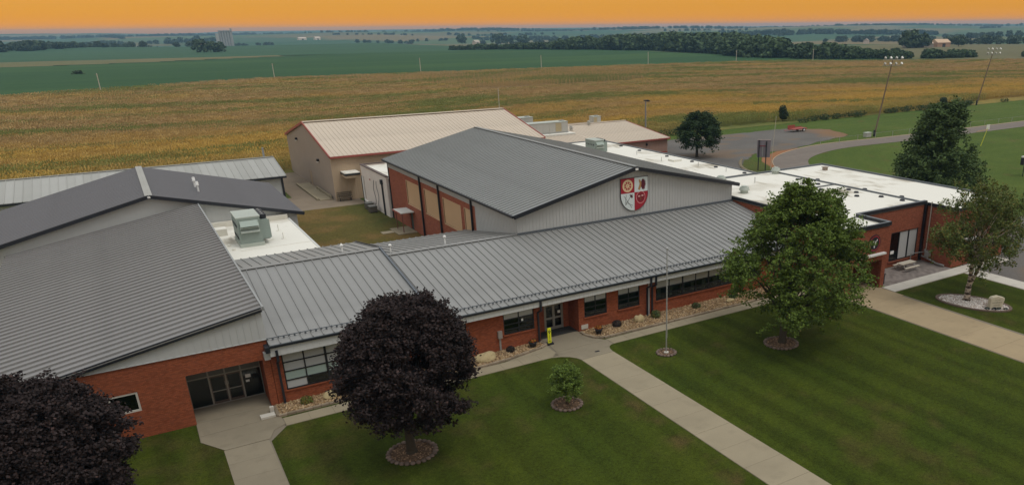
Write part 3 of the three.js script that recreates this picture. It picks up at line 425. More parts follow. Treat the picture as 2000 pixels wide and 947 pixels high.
// --- gymnasium
{
  const t = thing('gymnasium', 'big ribbed grey gabled gymnasium with a shield on its front gable', 'building', [42.3, 0, -64.4]);
  const xr = 42.3, yr = 11.0, X0 = 29.35, X1 = 55.25, Z1 = -64.45, Z0 = -104.4, hw = 13.35, s = 3.08 / 13.35, ye = yr - s * hw, yAt = (x) => yr - s * Math.abs(x - xr);
  part(t, 'gable_siding', merge([wall('z', Z1, [[X0, 3], [X1, 3], [X1, yAt(X1) - .06], [xr, yr - .06], [X0, yAt(X0) - .06]], [], .25), ...ribs('z', Z1, X0, X1, .36, () => 5.5, (x) => yAt(x) - .2, .06, .03)]), M.siding);
  part(t, 'rear_wall', wall('z', Z0 + .25, [[X0 + .31, 0], [X1 - .01, 0], [X1 - .01, yAt(X1) - .06], [xr, yr - .06], [X0 + .31, yAt(X0) - .06]], [], .25), M.brickOld);
  const P = [[-97.15, -91.72], [-90.4, -85.55], [-84.1, -78.8], [-77.65, -75.75]];
  part(t, 'brick_wall', wall('x', X0, [[Z0, 0], [-74.6, 0], [-74.6, 6.9], [Z0, 6.9]], [...P.map(([a, b]) => [a, b, 3.3, 6.18]), [-97.0, -95.9, .0001, 2.25]], .3), M.brickOld);
  part(t, 'upper_siding', merge([wall('x', X0 - .04, [[Z0, 6.9], [-74.6, 6.9], [-74.6, ye + .1], [Z0, ye + .1]], [], .25), ...ribs('x', X0 - .04, Z0, -74.6, .36, () => 6.92, () => ye)]), M.siding);
  part(t, 'side_siding', merge([wall('x', X0 - .02, [[-74.6, 0], [Z1 - .26, 0], [Z1 - .26, ye + .1], [-74.6, ye + .1]], [], .25), ...ribs('x', X0 - .02, -74.6, Z1 - .2, .36, () => 3.5, () => ye)]), M.siding);
  part(t, 'east_wall', box(X1 - .25, X1, 0, ye + .05, Z0 + .3, Z1 - .3), M.siding);
  for (const [a, b] of P) { const q = part(t, 'infill_panel', merge([box(X0 + .06, X0 + .14, 3.3, 6.18, a, b), ...ribs('x', X0 + .06, a, b, .33, () => 3.3, () => 6.18, .05, .03)]), M.tanPanel); part(q, 'panel_frame', merge([box(X0 - .03, X0 + .05, 3.2, 3.3, a - .08, b + .08), box(X0 - .03, X0 + .05, 6.18, 6.26, a - .08, b + .08), box(X0 - .03, X0 + .05, 3.3, 6.18, a - .08, a), box(X0 - .03, X0 + .05, 3.3, 6.18, b, b + .08)]), M.tanPanel); }
  const d = part(t, 'door', box(X0 + .1, X0 + .16, .02, 2.24, -96.98, -95.92), std(.035, .06, .055, .5)); part(d, 'handle', box(X0 + .04, X0 + .1, 1.0, 1.15, -96.1, -96.0), M.steel);
  for (const z of [-91.5, -85.1, -75.35]) part(t, 'downspout', box(X0 - .24, X0 - .06, .05, ye, z - .09, z + .09), M.black);
  part(t, 'corner_trim', box(X0 - .1, X0 - .005, 0, ye, Z0 + .02, Z0 + .2), M.black);
  const L = Math.hypot(hw + .1, (hw + .1) * s), n = 60, p = (Z1 + .5 - Z0 + .2) / n, g = panelGeo(p, L, .085, .06);
  panels(t, [xr, yr + .07, Z0 - .2], [0, 0, 1], [-1, -s, 0], n, g, p, M.gymRoof); panels(t, [xr, yr + .07, Z1 + .5], [0, 0, -1], [1, -s, 0], n, g, p, M.gymRoof);
  part(t, 'ridge_cap', merge([beam([xr - .12, yr + .14, Z0 - .2], [xr - .12, yr + .14, Z1 + .5], .24, .05), beam([xr + .12, yr + .135, Z0 - .2], [xr + .12, yr + .135, Z1 + .5], .23, .05)]), M.gymRoof[1]);
  for (const k of [-1, 1]) part(t, 'rake_trim', beam([xr + k * .02, yr - .06, Z1 + .57], [xr + k * (hw + .16), ye - .09, Z1 + .57], .13, .36), M.black);
  part(t, 'gutter', box(xr - hw - .3, xr - hw - .12, ye - .16, ye + .05, Z0 - .2, Z1 + .5), M.black); part(t, 'gutter', box(xr + hw + .12, xr + hw + .3, ye - .16, ye + .05, Z0 - .2, Z1 + .5), M.black);
  part(t, 'finial_lamp', box(xr - .16, xr + .16, yr - .22, yr - .02, Z1 + .64, Z1 + .7), M.white);
}
{ // porch over the gym's side door
  const t = thing('door_porch', 'small flat porch roof on red posts over the gymnasium side door', 'porch', [28.4, 0, -96.4]);
  part(t, 'porch_roof', merge([beam([27.45, 2.55, -98.0], [27.45, 2.55, -98.0 + .01], .01, .01), box(27.5, 29.24, 2.52, 2.62, -98.1, -94.9)]), M.curb); part(t, 'porch_trim', box(27.44, 27.5, 2.46, 2.64, -98.1, -94.9), M.redTrim);
  for (const z of [-97.7, -95.15]) part(t, 'post', cyl(27.76, .05, 2.52, z, .05), std(.16, .05, .035, .6)); part(t, 'step_slab', box(26.9, 29.3, .01, .1, -98.4, -94.6), M.concrete); part(t, 'step_slab', box(25.4, 26.88, .01, .06, -97.4, -96.2), M.concrete);
}
{ // shield on the gable, quarters as thick plates on a backing
  const t = thing('shield_sign', 'large quartered red and white shield on the gymnasium gable', 'sign', [42.3, 8.3, -64.38]);
  const z = -64.36, xa = 40.72, xb = 43.94, ym = 8.5, yt = 9.95, yb = 6.68, xm = (xa + xb) / 2, curve = (n, side) => Array.from({ length: n + 1 }, (_, i) => { const a = i / n * Math.PI / 2; return [xm + side * (xb - xm) * Math.cos(a), ym - .15 - (ym - .15 - yb) * Math.sin(a) ** 1.0]; });
  const plate = (pts, z0, d) => uvm(strip(new THREE.ExtrudeGeometry(new THREE.Shape(pts.map((q) => new THREE.Vector2(...q))), { depth: d, bevelEnabled: false }).translate(0, 0, z0)));
  const red = std(.36, .012, .028, .5), pale = std(.66, .72, .70, .5), cream = std(.72, .55, .32, .6), maroon = std(.10, .006, .018, .6), ink = std(.05, .05, .05, .6), pink = std(.75, .45, .42, .6);
  part(t, 'backing', plate([[xa - .05, yt + .05], [xb + .05, yt + .05], ...curve(14, 1).map(([x, y]) => [x + .05, y - .03]), ...curve(14, -1).reverse().map(([x, y]) => [x - .05, y - .03])], z, .04), ink);
  const q1 = part(t, 'quarter', plate([[xa, ym], [xm - .01, ym], [xm - .01, yt], [xa, yt]], z + .04, .02), red, 'red quarter with a cream wheel'), q2 = part(t, 'quarter', plate([[xm + .01, ym], [xb, ym], [xb, yt], [xm + .01, yt]], z + .04, .02), pale, 'white quarter with a maroon feather fan');
  const q3 = part(t, 'quarter', plate([[xa, ym - .02], ...curve(14, -1).map(([x, y]) => [Math.min(x, xm - .01), y]), [xm - .01, ym - .02]], z + .04, .02), pale, 'white quarter with thin crossed branches'), q4 = part(t, 'quarter', plate([[xm + .01, ym - .02], ...curve(14, 1).map(([x, y]) => [Math.max(x, xm + .01), y]).reverse(), [xb, ym - .02]], z + .04, .02), red, 'red quarter with a pink dotted ring');
  const c1 = [(xa + xm) / 2, (ym + yt) / 2], ring = (x, y, r0, r1, m, p, nm, zz = z + .06) => part(p, nm, strip(new THREE.RingGeometry(r0, r1, 40).translate(x, y, zz + .004)), m);
  ring(...c1, .42, .62, cream, q1, 'wheel_rim'); ring(...c1, .05, .19, cream, q1, 'wheel_hub');
  for (let i = 0; i < 8; i++) { const a = i * Math.PI / 4, g = box(.17, .44, -.035, .035, 0, .006).rotateZ(a).translate(c1[0], c1[1], z + .061); part(q1, 'wheel_spoke', g, cream); }
  for (let i = 0; i < 9; i++) { const a = lerp(1.25, -1.15, i / 8), L = .62 + .10 * hash(i, 8), g = plate([[0, -.05], [L * .7, -.095], [L, -.03], [L * .93, .03], [L * .72, .095], [0, .05]], z + .061 + i * .0006, .004); g.translate(0, 0, 0).rotateZ(a * .85).translate(xm + .74, 9.2, 0); part(q2, 'feather', g, maroon); }
  part(q2, 'feather_band', plate([[xm + .42, 8.78], [xm + .62, 8.66], [xm + .80, 9.0], [xm + .84, 9.45], [xm + .66, 9.72], [xm + .5, 9.68], [xm + .62, 9.3]], z + .07, .006), std(.42, .24, .09, .6));
  for (let i = 0; i < 26; i++) { const a = i / 26 * 6.2832; part(q4, 'ring_dot', box(-.045, .045, -.028, .028, 0, .006).rotateZ(a + 1.57).translate((xm + xb) / 2 - .05 + .52 * Math.cos(a), 7.93 + .60 * Math.sin(a), z + .061), pink); }
  for (const [dx, dy, w, h] of [[-.2, .12, .14, .07], [.2, .16, .14, .07], [0, -.12, .05, .16]]) part(q4, 'disc_mark', strip(new THREE.CircleGeometry(1, 14).scale(w, h, 1).translate((xm + xb) / 2 - .05 + dx, 7.93 + dy, z + .068)), dy > 0 ? pink : std(.16, .10, .02, .6)); part(q4, 'disc', strip(new THREE.CircleGeometry(.46, 30).translate((xm + xb) / 2 - .05, 7.93, z + .064)), std(.20, .008, .018, .6));
  for (const [a, b] of [[[41.05, 8.28], [42.0, 6.98]], [[41.35, 8.35], [41.2, 7.5]], [[41.3, 7.35], [41.95, 8.3]], [[41.2, 7.3], [41.45, 7.75]], [[41.5, 7.5], [42.1, 7.2]], [[41.75, 8.0], [42.15, 8.35]]]) part(q3, 'branch', merge([beam([a[0], a[1], z + .066], [b[0], b[1], z + .066], .008, .035)]), ink);
  part(q3, 'feather_tuft', plate([[41.72, 8.35], [42.0, 8.3], [42.14, 8.12], [42.02, 7.92], [41.86, 8.1]], z + .061, .008), maroon);
}
// --- tan metal gymnasium and its neighbours behind
{
  const t = thing('tan_hall', 'tall tan metal hall with red trim behind the grey gymnasium', 'building', [43, 0, -120.6]);
  const X0 = 25.6, X1 = 61, Zf = -120.2, Zw = -120.6, Zr = -136.6, Zb = -153, ye = 6.62, yr = 10.1, s = (yr - ye) / (Zf - Zr), L = Math.hypot(Zf - Zr, yr - ye) + .05, n = 53, p = (X1 - X0) / n, g = panelGeo(p, L, .05, .07);
  part(t, 'front_wall', merge([box(X0, X1, 0, ye - .05, Zw - .2, Zw), ...ribs('z', Zw, X0, X1, .33, () => .1, () => ye - .3)]), M.tanSiding);
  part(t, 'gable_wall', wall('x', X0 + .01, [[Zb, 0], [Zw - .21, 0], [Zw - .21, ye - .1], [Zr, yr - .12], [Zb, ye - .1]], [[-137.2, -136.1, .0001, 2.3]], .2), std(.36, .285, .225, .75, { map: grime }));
  part(t, 'gable_wall', wall('x', X1 - .25, [[Zb, 0], [Zw - .21, 0], [Zw - .21, ye - .1], [Zr, yr - .12], [Zb, ye - .1]], [], .2), M.tanSiding); part(t, 'rear_wall', box(X0 + .2, X1 - .2, 0, ye - .1, Zb, Zb + .2), M.tanSiding);
  panels(t, [X0 - .1, yr, Zr], [1, 0, 0], [0, -s, 1], n, g, p, M.tanRoof); panels(t, [X1 - .1, yr, Zr], [-1, 0, 0], [0, -s, -1], n, g, p, M.tanRoof);
  part(t, 'ridge_cap', merge([beam([X0 - .1, yr + .06, Zr + .3], [X1 - .1, yr + .06, Zr + .3], .62, .06), beam([X0 - .1, yr + .055, Zr - .3], [X1 - .1, yr + .055, Zr - .3], .58, .06)]), M.tanRoof[1]);
  for (const x of [X0 - .16, X1 - .04]) for (const z of [Zf, Zb - .3]) part(t, 'rake_trim', beam([x, yr - .04, Zr], [x, ye - .07, z], .14, .36), M.redTrim);
  part(t, 'gutter', box(X0 - .1, X1 - .1, ye - .3, ye - .04, Zf + .0, Zf + .2), M.redTrim); part(t, 'downspout', box(36.9, 37.1, 0, ye - .2, Zw + .02, Zw + .2), M.redTrim);
  const d = part(t, 'door', box(X0 + .04, X0 + .1, 0, 2.28, -137.18, -136.12), std(.40, .29, .19, .6)); part(d, 'door_frame', box(X0 - .03, X0 + .03, 0, 2.4, -136.1, -136.0), std(.45, .30, .17, .6));
  for (const [z, y] of [[-143.5, 6.6], [-128.6, 4.9]]) { const l = part(t, 'wall_lamp', box(X0 - .35, X0 - .02, y, y + .35, z - .2, z + .2), M.black); part(l, 'lamp_lens', box(X0 - .34, X0 - .1, y - .16, y - .01, z - .16, z + .16), M.white); }
}
{ const t = thing('roof_mast', 'thin pale mast standing behind the ridge of the tan hall', 'mast', [63, 0, -143]); part(t, 'mast', merge([cyl(63, 0, 13.2, -143, .09, .05, 8)]), std(.45, .42, .36, .6)); }
{
  const t = thing('tan_annex', 'low tan metal building with small roof stacks beside the back parking', 'building', [78, 0, -129.6]);
  const X0 = 65.2, X1 = 93.8, Zf = -129.3, Zw = -129.7, Zr = -146, Zb = -162, ye = 3.0, yr = 4.85, s = (yr - ye) / (Zf - Zr), L = Math.hypot(Zf - Zr, yr - ye) + .05, n = 44, p = (X1 - X0) / n, g = panelGeo(p, L, .05, .07);
  part(t, 'front_wall', merge([box(X0, X1 - .3, 0, ye - .05, Zw - .2, Zw), ...ribs('z', Zw, X0, X1 - .3, .36, () => .1, () => ye - .2)]), std(.42, .265, .205, .7, { map: grime }));
  part(t, 'base_strip', box(X0, X1 - .28, 0, .28, Zw + .001, Zw + .06), M.redTrim);
  part(t, 'gable_wall', wall('x', X1 - .5, [[Zb, 0], [Zw - .21, 0], [Zw - .21, ye - .1], [Zr, yr - .12], [Zb, ye - .1]], [], .2), M.tanSiding); part(t, 'rear_wall', box(X0 + .2, X1 - .2, 0, ye - .1, Zb, Zb + .2), M.tanSiding);
  panels(t, [X0, yr, Zr], [1, 0, 0], [0, -s, 1], n, g, p, M.tanRoof); panels(t, [X1, yr, Zr], [-1, 0, 0], [0, -s, -1], n, g, p, M.tanRoof);
  part(t, 'ridge_cap', beam([X0, yr + .07, Zr], [X1 + .1, yr + .07, Zr], .7, .08), M.tanRoof[1]);
  for (const z of [Zf, Zb - .2]) part(t, 'rake_trim', beam([X1 + .06, yr - .06, Zr], [X1 + .06, ye - .08, z], .14, .3), M.redTrim); part(t, 'gutter', box(X0, X1 + .1, ye - .28, ye - .04, Zf, Zf + .18), M.redTrim); part(t, 'downspout', box(81.4, 81.6, 0, ye - .2, Zw + .07, Zw + .24), M.redTrim);
  const l = part(t, 'wall_lamp', box(88.2, 88.5, 1.8, 2.2, Zw + .03, Zw + .3), M.black);
  for (const [x, z] of [[77.8, -141.5], [83.8, -144.6], [72.4, -136.2]]) { const y = yr - s * (z - Zr) * 1; part(t, 'roof_stack', merge([cyl(x, y - .1, y + .55, z, .3), cyl(x, y + .5, y + .62, z, .42), cyl(x, y + .66, y + .95, z, .3)]), M.unitGrey); }
}
{
  const t = thing('tan_link', 'low brownish tan roof between the two tan metal buildings', 'building', [64, 0, -116]);
  const X0 = 57, X1 = 71.5, n = 21, p = (X1 - X0) / n, ya = 5.0, yb = 5.5; panels(t, [X0, yb, -128], [1, 0, 0], [0, -(yb - ya), 12.5], n, panelGeo(p, 12.52, .05, .07), p, [M.tanRoof[0]]); part(t, 'wall', box(X0 + .3, X1 - .2, 0, ya - .1, -128.4, -115.8), M.tanSiding);
  part(t, 'unit_platform', box(61.3, 71.6, 0, 5.7, -134.5, -128.6), M.membrane);
}
// rooftop units
function bigUnit(x, y, z, w, h, d, label, blue) {
  const t = thing('rooftop_unit', label, 'air conditioner', [x, y, z], 'roof units behind the tan hall'), n = Math.max(2, Math.round(w / 1.3));
  part(t, 'casing', box(x - w / 2, x + w / 2, y + .15, y + h, z - d / 2, z + d / 2), M.unitGrey); part(t, 'base_rail', box(x - w / 2 - .08, x + w / 2 + .08, y, y + .15, z - d / 2 - .08, z + d / 2 + .08), M.galv);
  for (let i = 0; i < n; i++) part(t, 'access_panel', box(x - w / 2 + i * w / n + .05, x - w / 2 + (i + 1) * w / n - .05, y + .3, y + h - .15, z + d / 2 + .001, z + d / 2 + .03), i === n - 2 && !blue ? std(.40, .33, .20, .6) : i === 0 && blue ? M.unitBlue : M.unitGrey);
  part(t, 'lid', box(x - w / 2 - .06, x + w / 2 + .06, y + h, y + h + .08, z - d / 2 - .06, z + d / 2 + .06), M.unitLight);
  part(t, 'fan', merge([cyl(x + w / 2 - .7, y + h + .08, y + h + .2, z, .5, .5, 16), cyl(x + w / 2 - .7, y + h + .2, y + h + .24, z, .12)]), M.galv);
}
bigUnit(66.2, 5.7, -131.2, 9.2, 1.95, 2.4, 'long grey roof unit with access panels just right of the tan hall'); bigUnit(64.2, 5.7, -138.5, 6.2, 2.3, 2.2, 'blue-ended grey roof unit behind the long one', true); bigUnit(90.6, 3.75, -153.5, 1.9, 1.6, 1.9, 'single grey roof unit at the ridge of the low tan building');
function greenUnit(x, y, z, sc, label) {      // seen in front: hoods; dark fans at the right rear
  const t = thing('rooftop_unit', label, 'air conditioner', [x, y, z], 'green roof units with louvred hoods'), B = (a, b, c, d, e, f) => box(x + a * sc, x + b * sc, y + c * sc, y + d * sc, z + e * sc, z + f * sc);
  part(t, 'roof_curb', B(-1.12, 1.12, 0, .34, -3.9, .08), M.unitLight); part(t, 'casing', B(-1.05, 1.05, .341, 2.85, -3.8, 0), M.unit);
  for (let i = 0; i < 4; i++) part(t, 'top_panel', B(-1.1, 1.1, 2.852, 2.96, -3.75 + i * .95, -2.86 + i * .95), M.unitLight);
  for (let i = 0; i < 3; i++) { const y0 = 2.6 - i * .45; part(t, 'hood', merge([beam([x, y + (y0 - .02) * sc, z + .01 * sc], [x, y + (y0 - (i ? .22 : .52)) * sc, z + (i ? .34 : .42) * sc], 1.66 * sc, .05), ...[-1, 1].map((k) => box(x + (k * .83 - .02) * sc, x + (k * .83 + .02) * sc, y + (y0 - .36) * sc, y + (y0 - .04) * sc, z + .002, z + .2 * sc))]), i ? M.unitLight : std(.30, .36, .31, .5)); }
  part(t, 'condenser', B(1.06, 1.75, .5, 2.5, -3.7, -.3), M.unit);
  part(t, 'condenser_end', merge([B(1.06, 1.9, .6, 2.45, -.3, -.24)]), std(.24, .29, .255, .5));
  for (let i = 0; i < 4; i++) { const f = part(t, 'fan', merge([cyl(x + 1.4 * sc, y + 2.5 * sc, y + 2.92 * sc, z + (-.8 - i * .82) * sc, .36 * sc, .36 * sc, 16)]), M.black); part(f, 'fan_hub', cyl(x + 1.4 * sc, y + 2.92 * sc, y + 3.0 * sc, z + (-.8 - i * .82) * sc, .1 * sc), M.steel); }
  for (let i = 0; i < 5; i++) part(t, 'side_latch', merge([B(-1.1, -1.052, .7, 1.0, -3.3 + i * .65, -3.1 + i * .65), B(-1.1, -1.052, 1.9, 2.2, -3.3 + i * .65, -3.1 + i * .65)]), M.black);
}
greenUnit(8.85, 4.47, -81.1, .98, 'green roof unit with louvred hoods on the flat white link roof'); greenUnit(60.3, 5.98, -101, .76, 'green roof unit half hidden behind the gymnasium ridge');
// --- white block building between the gyms
{
  const t = thing('white_block_building', 'small white-painted block building beside the gymnasium brick wall', 'building', [33, 0, -111]);
  part(t, 'wall', merge([box(29.0, 29.3, 0, 5.5, -117.4, -104.75), box(29.3, 38, 0, 5.5, -117.4, -117.1)]), M.whiteBlock); part(t, 'roof_membrane', box(29.3, 38, 5.2, 5.32, -117.1, -104.75), M.membrane);
  part(t, 'parapet_cap', merge([box(28.93, 29.37, 5.501, 5.62, -117.47, -104.75), box(29.37, 38, 5.501, 5.62, -117.47, -117.03)]), std(.09, .06, .05, .6)); part(t, 'downspout', box(28.8, 28.99, 0, 4.3, -106.9, -106.7), M.black); part(t, 'hopper', box(28.7, 28.995, 4.3, 4.9, -107.0, -106.55), M.black); part(t, 'corner_trim', box(28.9, 29.0, 0, 3.9, -117.5, -117.3), M.black);
  const v = part(t, 'white_pipe', merge([rod([28.86, 4.0, -116.4], [28.86, .5, -116.4], .13), rod([28.86, .5, -116.4], [28.86, .25, -113.6], .13)]), M.white);
  for (const z of [-111.2, -109.6]) { const pts = Array.from({ length: 8 }, (_, i) => new THREE.Vector3(28.94, 4.2 - i * .5, z + .3 * Math.sin(i * 1.1 + z))); part(t, 'cable', strip(new THREE.TubeGeometry(new THREE.CatmullRomCurve3(pts), 24, .03, 5)), M.black); }
  part(t, 'roof_vent', box(32, 32.5, 5.32, 5.75, -113, -112.5), M.steel); part(t, 'wall_vent', box(28.93, 28.99, 3.9, 4.1, -113.1, -112.8), M.redTrim);
}
for (const [x, z, l] of [[28.2, -112.2, 'far'], [28.0, -109.8, 'near']]) { const t = thing('condenser_box', `dark condenser box on the grass by the white block wall, the ${l} one of two`, 'air conditioner', [x, 0, z], 'condensers by the white block'); part(t, 'casing', box(x - .5, x + .5, .12, .85, z - .65, z + .65), std(.09, .075, .06, .6)); part(t, 'lid', box(x - .54, x + .54, .851, .92, z - .69, z + .69), std(.14, .14, .125, .5)); part(t, 'foot', merge([box(x - .45, x - .3, 0, .12, z - .6, z + .6), box(x + .3, x + .45, 0, .12, z - .6, z + .6)]), M.black); }
{
  const t = thing('wall_canopy', 'small flat canopy on the tan hall wall above the bench', 'canopy', [28, 3.6, -119.6]); part(t, 'canopy_roof', box(26.75, 29.0, 4.25, 4.36, -120.55, -118.0), M.membrane); part(t, 'canopy_band', merge([box(26.73, 29.0, 4.0, 4.249, -120.55, -117.98)]), M.black); part(t, 'canopy_soffit', box(26.85, 29.0, 3.6, 3.999, -120.55, -118.1), M.tanSiding);
  const b = thing('bench', 'brown slatted bench against the tan hall wall', 'bench', [26.8, 0, -119.8]); for (let i = 0; i < 3; i++) part(b, 'back_slat', box(25.7, 27.9, .62 + i * .26, .8 + i * .26, -120.3, -120.24), M.wood); for (let i = 0; i < 2; i++) part(b, 'seat_slat', box(25.7, 27.9, .45, .5, -120.2 + i * .24, -120.0 + i * .24), M.wood); for (const x of [26, 27.6]) part(b, 'leg', merge([box(x, x + .08, 0, .449, -120.2, -119.8), box(x, x + .08, .5, 1.3, -120.38, -120.305)]), M.black);
  const k = thing('concrete_ramp', 'concrete ramp with low kerb walls along the tan hall', 'ramp', [24.4, 0, -128]); part(k, 'ramp_deck', slab([[23.6, -138], [25.4, -138], [25.4, -122], [23.6, -122]], .012, .14), M.concrete); part(k, 'kerb_wall', box(23.25, 23.55, 0, .3, -138, -122.4), M.concrete); part(k, 'kerb_wall', box(25.2, 25.45, .141, .5, -132, -122.4), M.concrete);
}
// --- brick annex on the right, flat white roofs
const drains = (t, list, y) => { for (const [x, z] of list) part(t, 'roof_drain', merge([cyl(x, y, y + .16, z, .3, .24, 12)]), M.black); };
{
  const t = thing('brick_annex', 'brick annex with a flat white roof and an entrance porch beside the large green tree', 'building', [60, 0, -50]), y = 6.3;
  part(t, 'roof_membrane', slab([[55.45, -74.3], [70.5, -74.3], [70.5, -50.65], [59.85, -50.65], [59.85, -46.65], [54.2, -46.65], [54.2, -53], [55.45, -53]], 6.1, 6.2), M.membrane);
  part(t, 'west_wall', box(55.4, 55.65, 0, 6.1, -74.3, -53.3), M.brickAnnex); part(t, 'rear_wall', box(55.65, 70.5, 0, 6.1, -74.3, -74), M.brickAnnex); part(t, 'east_wall', box(70.3, 70.55, 5, 6.1, -74, -50.6), M.brickAnnex);
  part(t, 'window_wall', wall('z', -50.6, [[59.75, 0], [70.55, 0], [70.55, 6.1], [59.75, 6.1]], [[65.35, 69.75, .62, 3.72]], .3), M.brickAnnex);
  part(t, 'porch_front', wall('z', -46.6, [[54.2, 0], [59.8, 0], [59.8, 6.1], [54.2, 6.1]], [[55.2, 59.25, .0001, 2.86]], .3), M.brickAnnex);
  part(t, 'porch_side', merge([box(59.5, 59.8, 0, 6.1, -50.6, -46.9), box(54.2, 54.5, 0, 6.1, -53.3, -46.9), box(54.5, 59.5, 2.87, 3.0, -50.6, -46.9), box(54.5, 59.5, 0, 2.87, -50.7, -50.45)]), M.brickAnnex);
  part(t, 'porch_doors', merge([box(55.6, 55.7, .02, 2.4, -50.44, -50.38), box(57.35, 57.45, .02, 2.4, -50.44, -50.38), box(59, 59.1, .02, 2.4, -50.44, -50.38), box(55.7, 59, 2.3, 2.4, -50.44, -50.38)]), M.alu); part(t, 'pane', box(55.71, 57.34, .1, 2.29, -50.42, -50.41), M.glass); part(t, 'pane', box(57.46, 58.99, .1, 2.29, -50.42, -50.41), M.glass);
  const cap = (x0, x1, z0, z1, h = .34) => box(x0, x1, y - .12, y - .12 + h, z0, z1), E = 'parapet_cap';
  part(t, E, merge([cap(59.7, 70.55, -50.72, -50.5), cap(59.68, 59.95, -50.5, -46.5), cap(54.1, 59.68, -46.72, -46.48), cap(54.05, 54.3, -53, -46.72), cap(55.3, 55.55, -74.3, -53)]), M.black); part(t, 'cap_flashing', merge([box(59.72, 70.5, y + .221, y + .25, -50.85, -50.52), box(59.6, 59.93, y + .221, y + .25, -50.5, -46.72), box(54.2, 59.9, y + .221, y + .25, -46.72, -46.5)]), M.cap);
  part(t, E, merge([box(55.4, 70.6, 6.05, 6.4, -74.45, -74.25)]), M.cap, 'pale metal edge at the back');
  const w = windowUnit(t, 65.35, 69.75, .62, 3.72, -50.66, 3, [1], [['g', 'p', 'p']], M.darkFrame, .1, .1); part(t, 'sill', box(65.2, 69.9, .5, .62, -50.75, -50.48), M.brickAnnex); part(t, 'interior_room', merge([box(64.5, 70.2, .01, .03, -54, -50.95), box(64.5, 70.2, 0, 4.2, -54.2, -54)]), M.interior); part(t, 'notice', box(65.55, 66.1, 1.4, 1.75, -50.63, -50.625), M.paper);
  part(t, 'sign_ledge', box(55.9, 59.35, 3.5, 3.66, -46.599, -46.25), M.white);
  part(t, 'roof_conduit', merge([box(65.0, 70.5, 6.25, 6.36, -63.5, -63.38), box(65.0, 65.12, 6.2, 6.36, -63.38, -62.5)]), M.cap);
  part(t, 'downspout', merge([box(70.2, 70.4, .1, 6.2, -50.59, -50.42)]), M.black);
  drains(t, [[69.2, -68.4], [68.6, -66.6], [69.0, -64.8], [66.4, -60.8], [69.4, -60.4], [67.4, -57.4], [68.9, -58.8], [69.3, -55.6], [69.6, -53.0], [67.6, -66.0], [64.2, -57.8], [66.9, -62.3]], 6.2);
  for (const [x, z] of [[58.6, -66.2], [60.6, -72.8], [70.0, -73.2]]) part(t, 'roof_fan', merge([cyl(x, 6.2, 6.55, z, .45), cyl(x, 6.55, 6.9, z, .62, .5, 16), cyl(x, 6.9, 7.0, z, .35)]), M.unitLight);
  for (const [x, z] of [[62.5, -62], [66, -64.6], [63.6, -70], [65.4, -58.8]]) part(t, 'vent_pipe', cyl(x, 6.2, 6.9, z, .06), M.curb);
}
{
  const t = thing('round_emblem', 'dark round emblem above the annex porch, partly hidden by leaves', 'sign', [57.8, 4.7, -46.5]); part(t, 'emblem_plate', strip(new THREE.CylinderGeometry(.82, .82, .06, 32).rotateX(Math.PI / 2).translate(57.8, 4.72, -46.55)), M.black); part(t, 'emblem_ring', strip(new THREE.RingGeometry(.62, .74, 36).translate(57.8, 4.72, -46.515)), std(.30, .02, .03, .5));
  for (const [x, y2, w, h] of [[57.95, 4.75, .26, .42], [57.78, 4.4, .16, .3], [58.1, 5.0, .14, .2], [57.62, 4.92, .18, .14]]) part(t, 'emblem_mark', strip(new THREE.CircleGeometry(.5, 18).scale(w, h, 1).translate(x, y2, -46.512)), M.white);
}
{
  const t = thing('brick_annex', 'rightmost brick block with a flat white roof behind the birch', 'building', [75, 0, -47]);
  part(t, 'wall', merge([box(70.6, 70.9, 0, 6.1, -50.4, -46.75), box(70.9, 79.6, 0, 6.1, -47.05, -46.75), box(79.3, 79.6, 0, 6.1, -74.3, -47.05), box(70.6, 79.3, 0, 6.1, -74.3, -74), box(70.6, 70.9, 0, 6.1, -74, -50.7)]), M.brickAnnex); part(t, 'roof_membrane', box(70.6, 79.6, 6.101, 6.21, -74.3, -46.75), M.membrane);
  part(t, 'parapet_cap', merge([box(79.55, 79.75, 6.05, 6.42, -74.45, -46.65), box(70.62, 79.55, 6.05, 6.42, -74.45, -74.25)]), M.cap); part(t, 'parapet_cap', merge([box(70.45, 70.62, 6.05, 6.36, -50.4, -46.65), box(70.62, 79.55, 6.05, 6.36, -46.76, -46.64)]), M.black); part(t, 'roof_step', box(70.4, 70.6, 6.21, 6.36, -74.2, -50.5), M.cap);
  drains(t, [[71.0, -66.8], [71.0, -59.4], [71.0, -54.2]], 6.21); part(t, 'roof_vent', merge([box(76.6, 77.1, 6.21, 6.6, -71.4, -70.9), box(76.5, 77.2, 6.601, 6.66, -71.5, -70.8)]), std(.28, .22, .17, .6));
  part(t, 'conduit', merge([rod([70.5, 0.5, -49.9], [70.5, 6.5, -49.9], .07)]), std(.42, .36, .30, .6)); const pp = part(t, 'gas_pipes', merge([rod([70.3, .6, -50.2], [70.3, .25, -48.4], .09), rod([70.2, .25, -48.4], [70.1, .25, -47.2], .09), rod([70.3, 1.4, -49.9], [70.3, .4, -49.4], .12), rod([68.6, 1.1, -50.3], [70.3, 1.1, -49.9], .05), rod([68.6, 0, -50.3], [68.6, 1.1, -50.3], .05), box(70.05, 70.5, .7, 1.3, -49.7, -49.2)]), M.galv);
  part(t, 'white_stair_trim', box(72, 74.5, 2.8, 3.0, -46.6, -46.2), M.white);
}
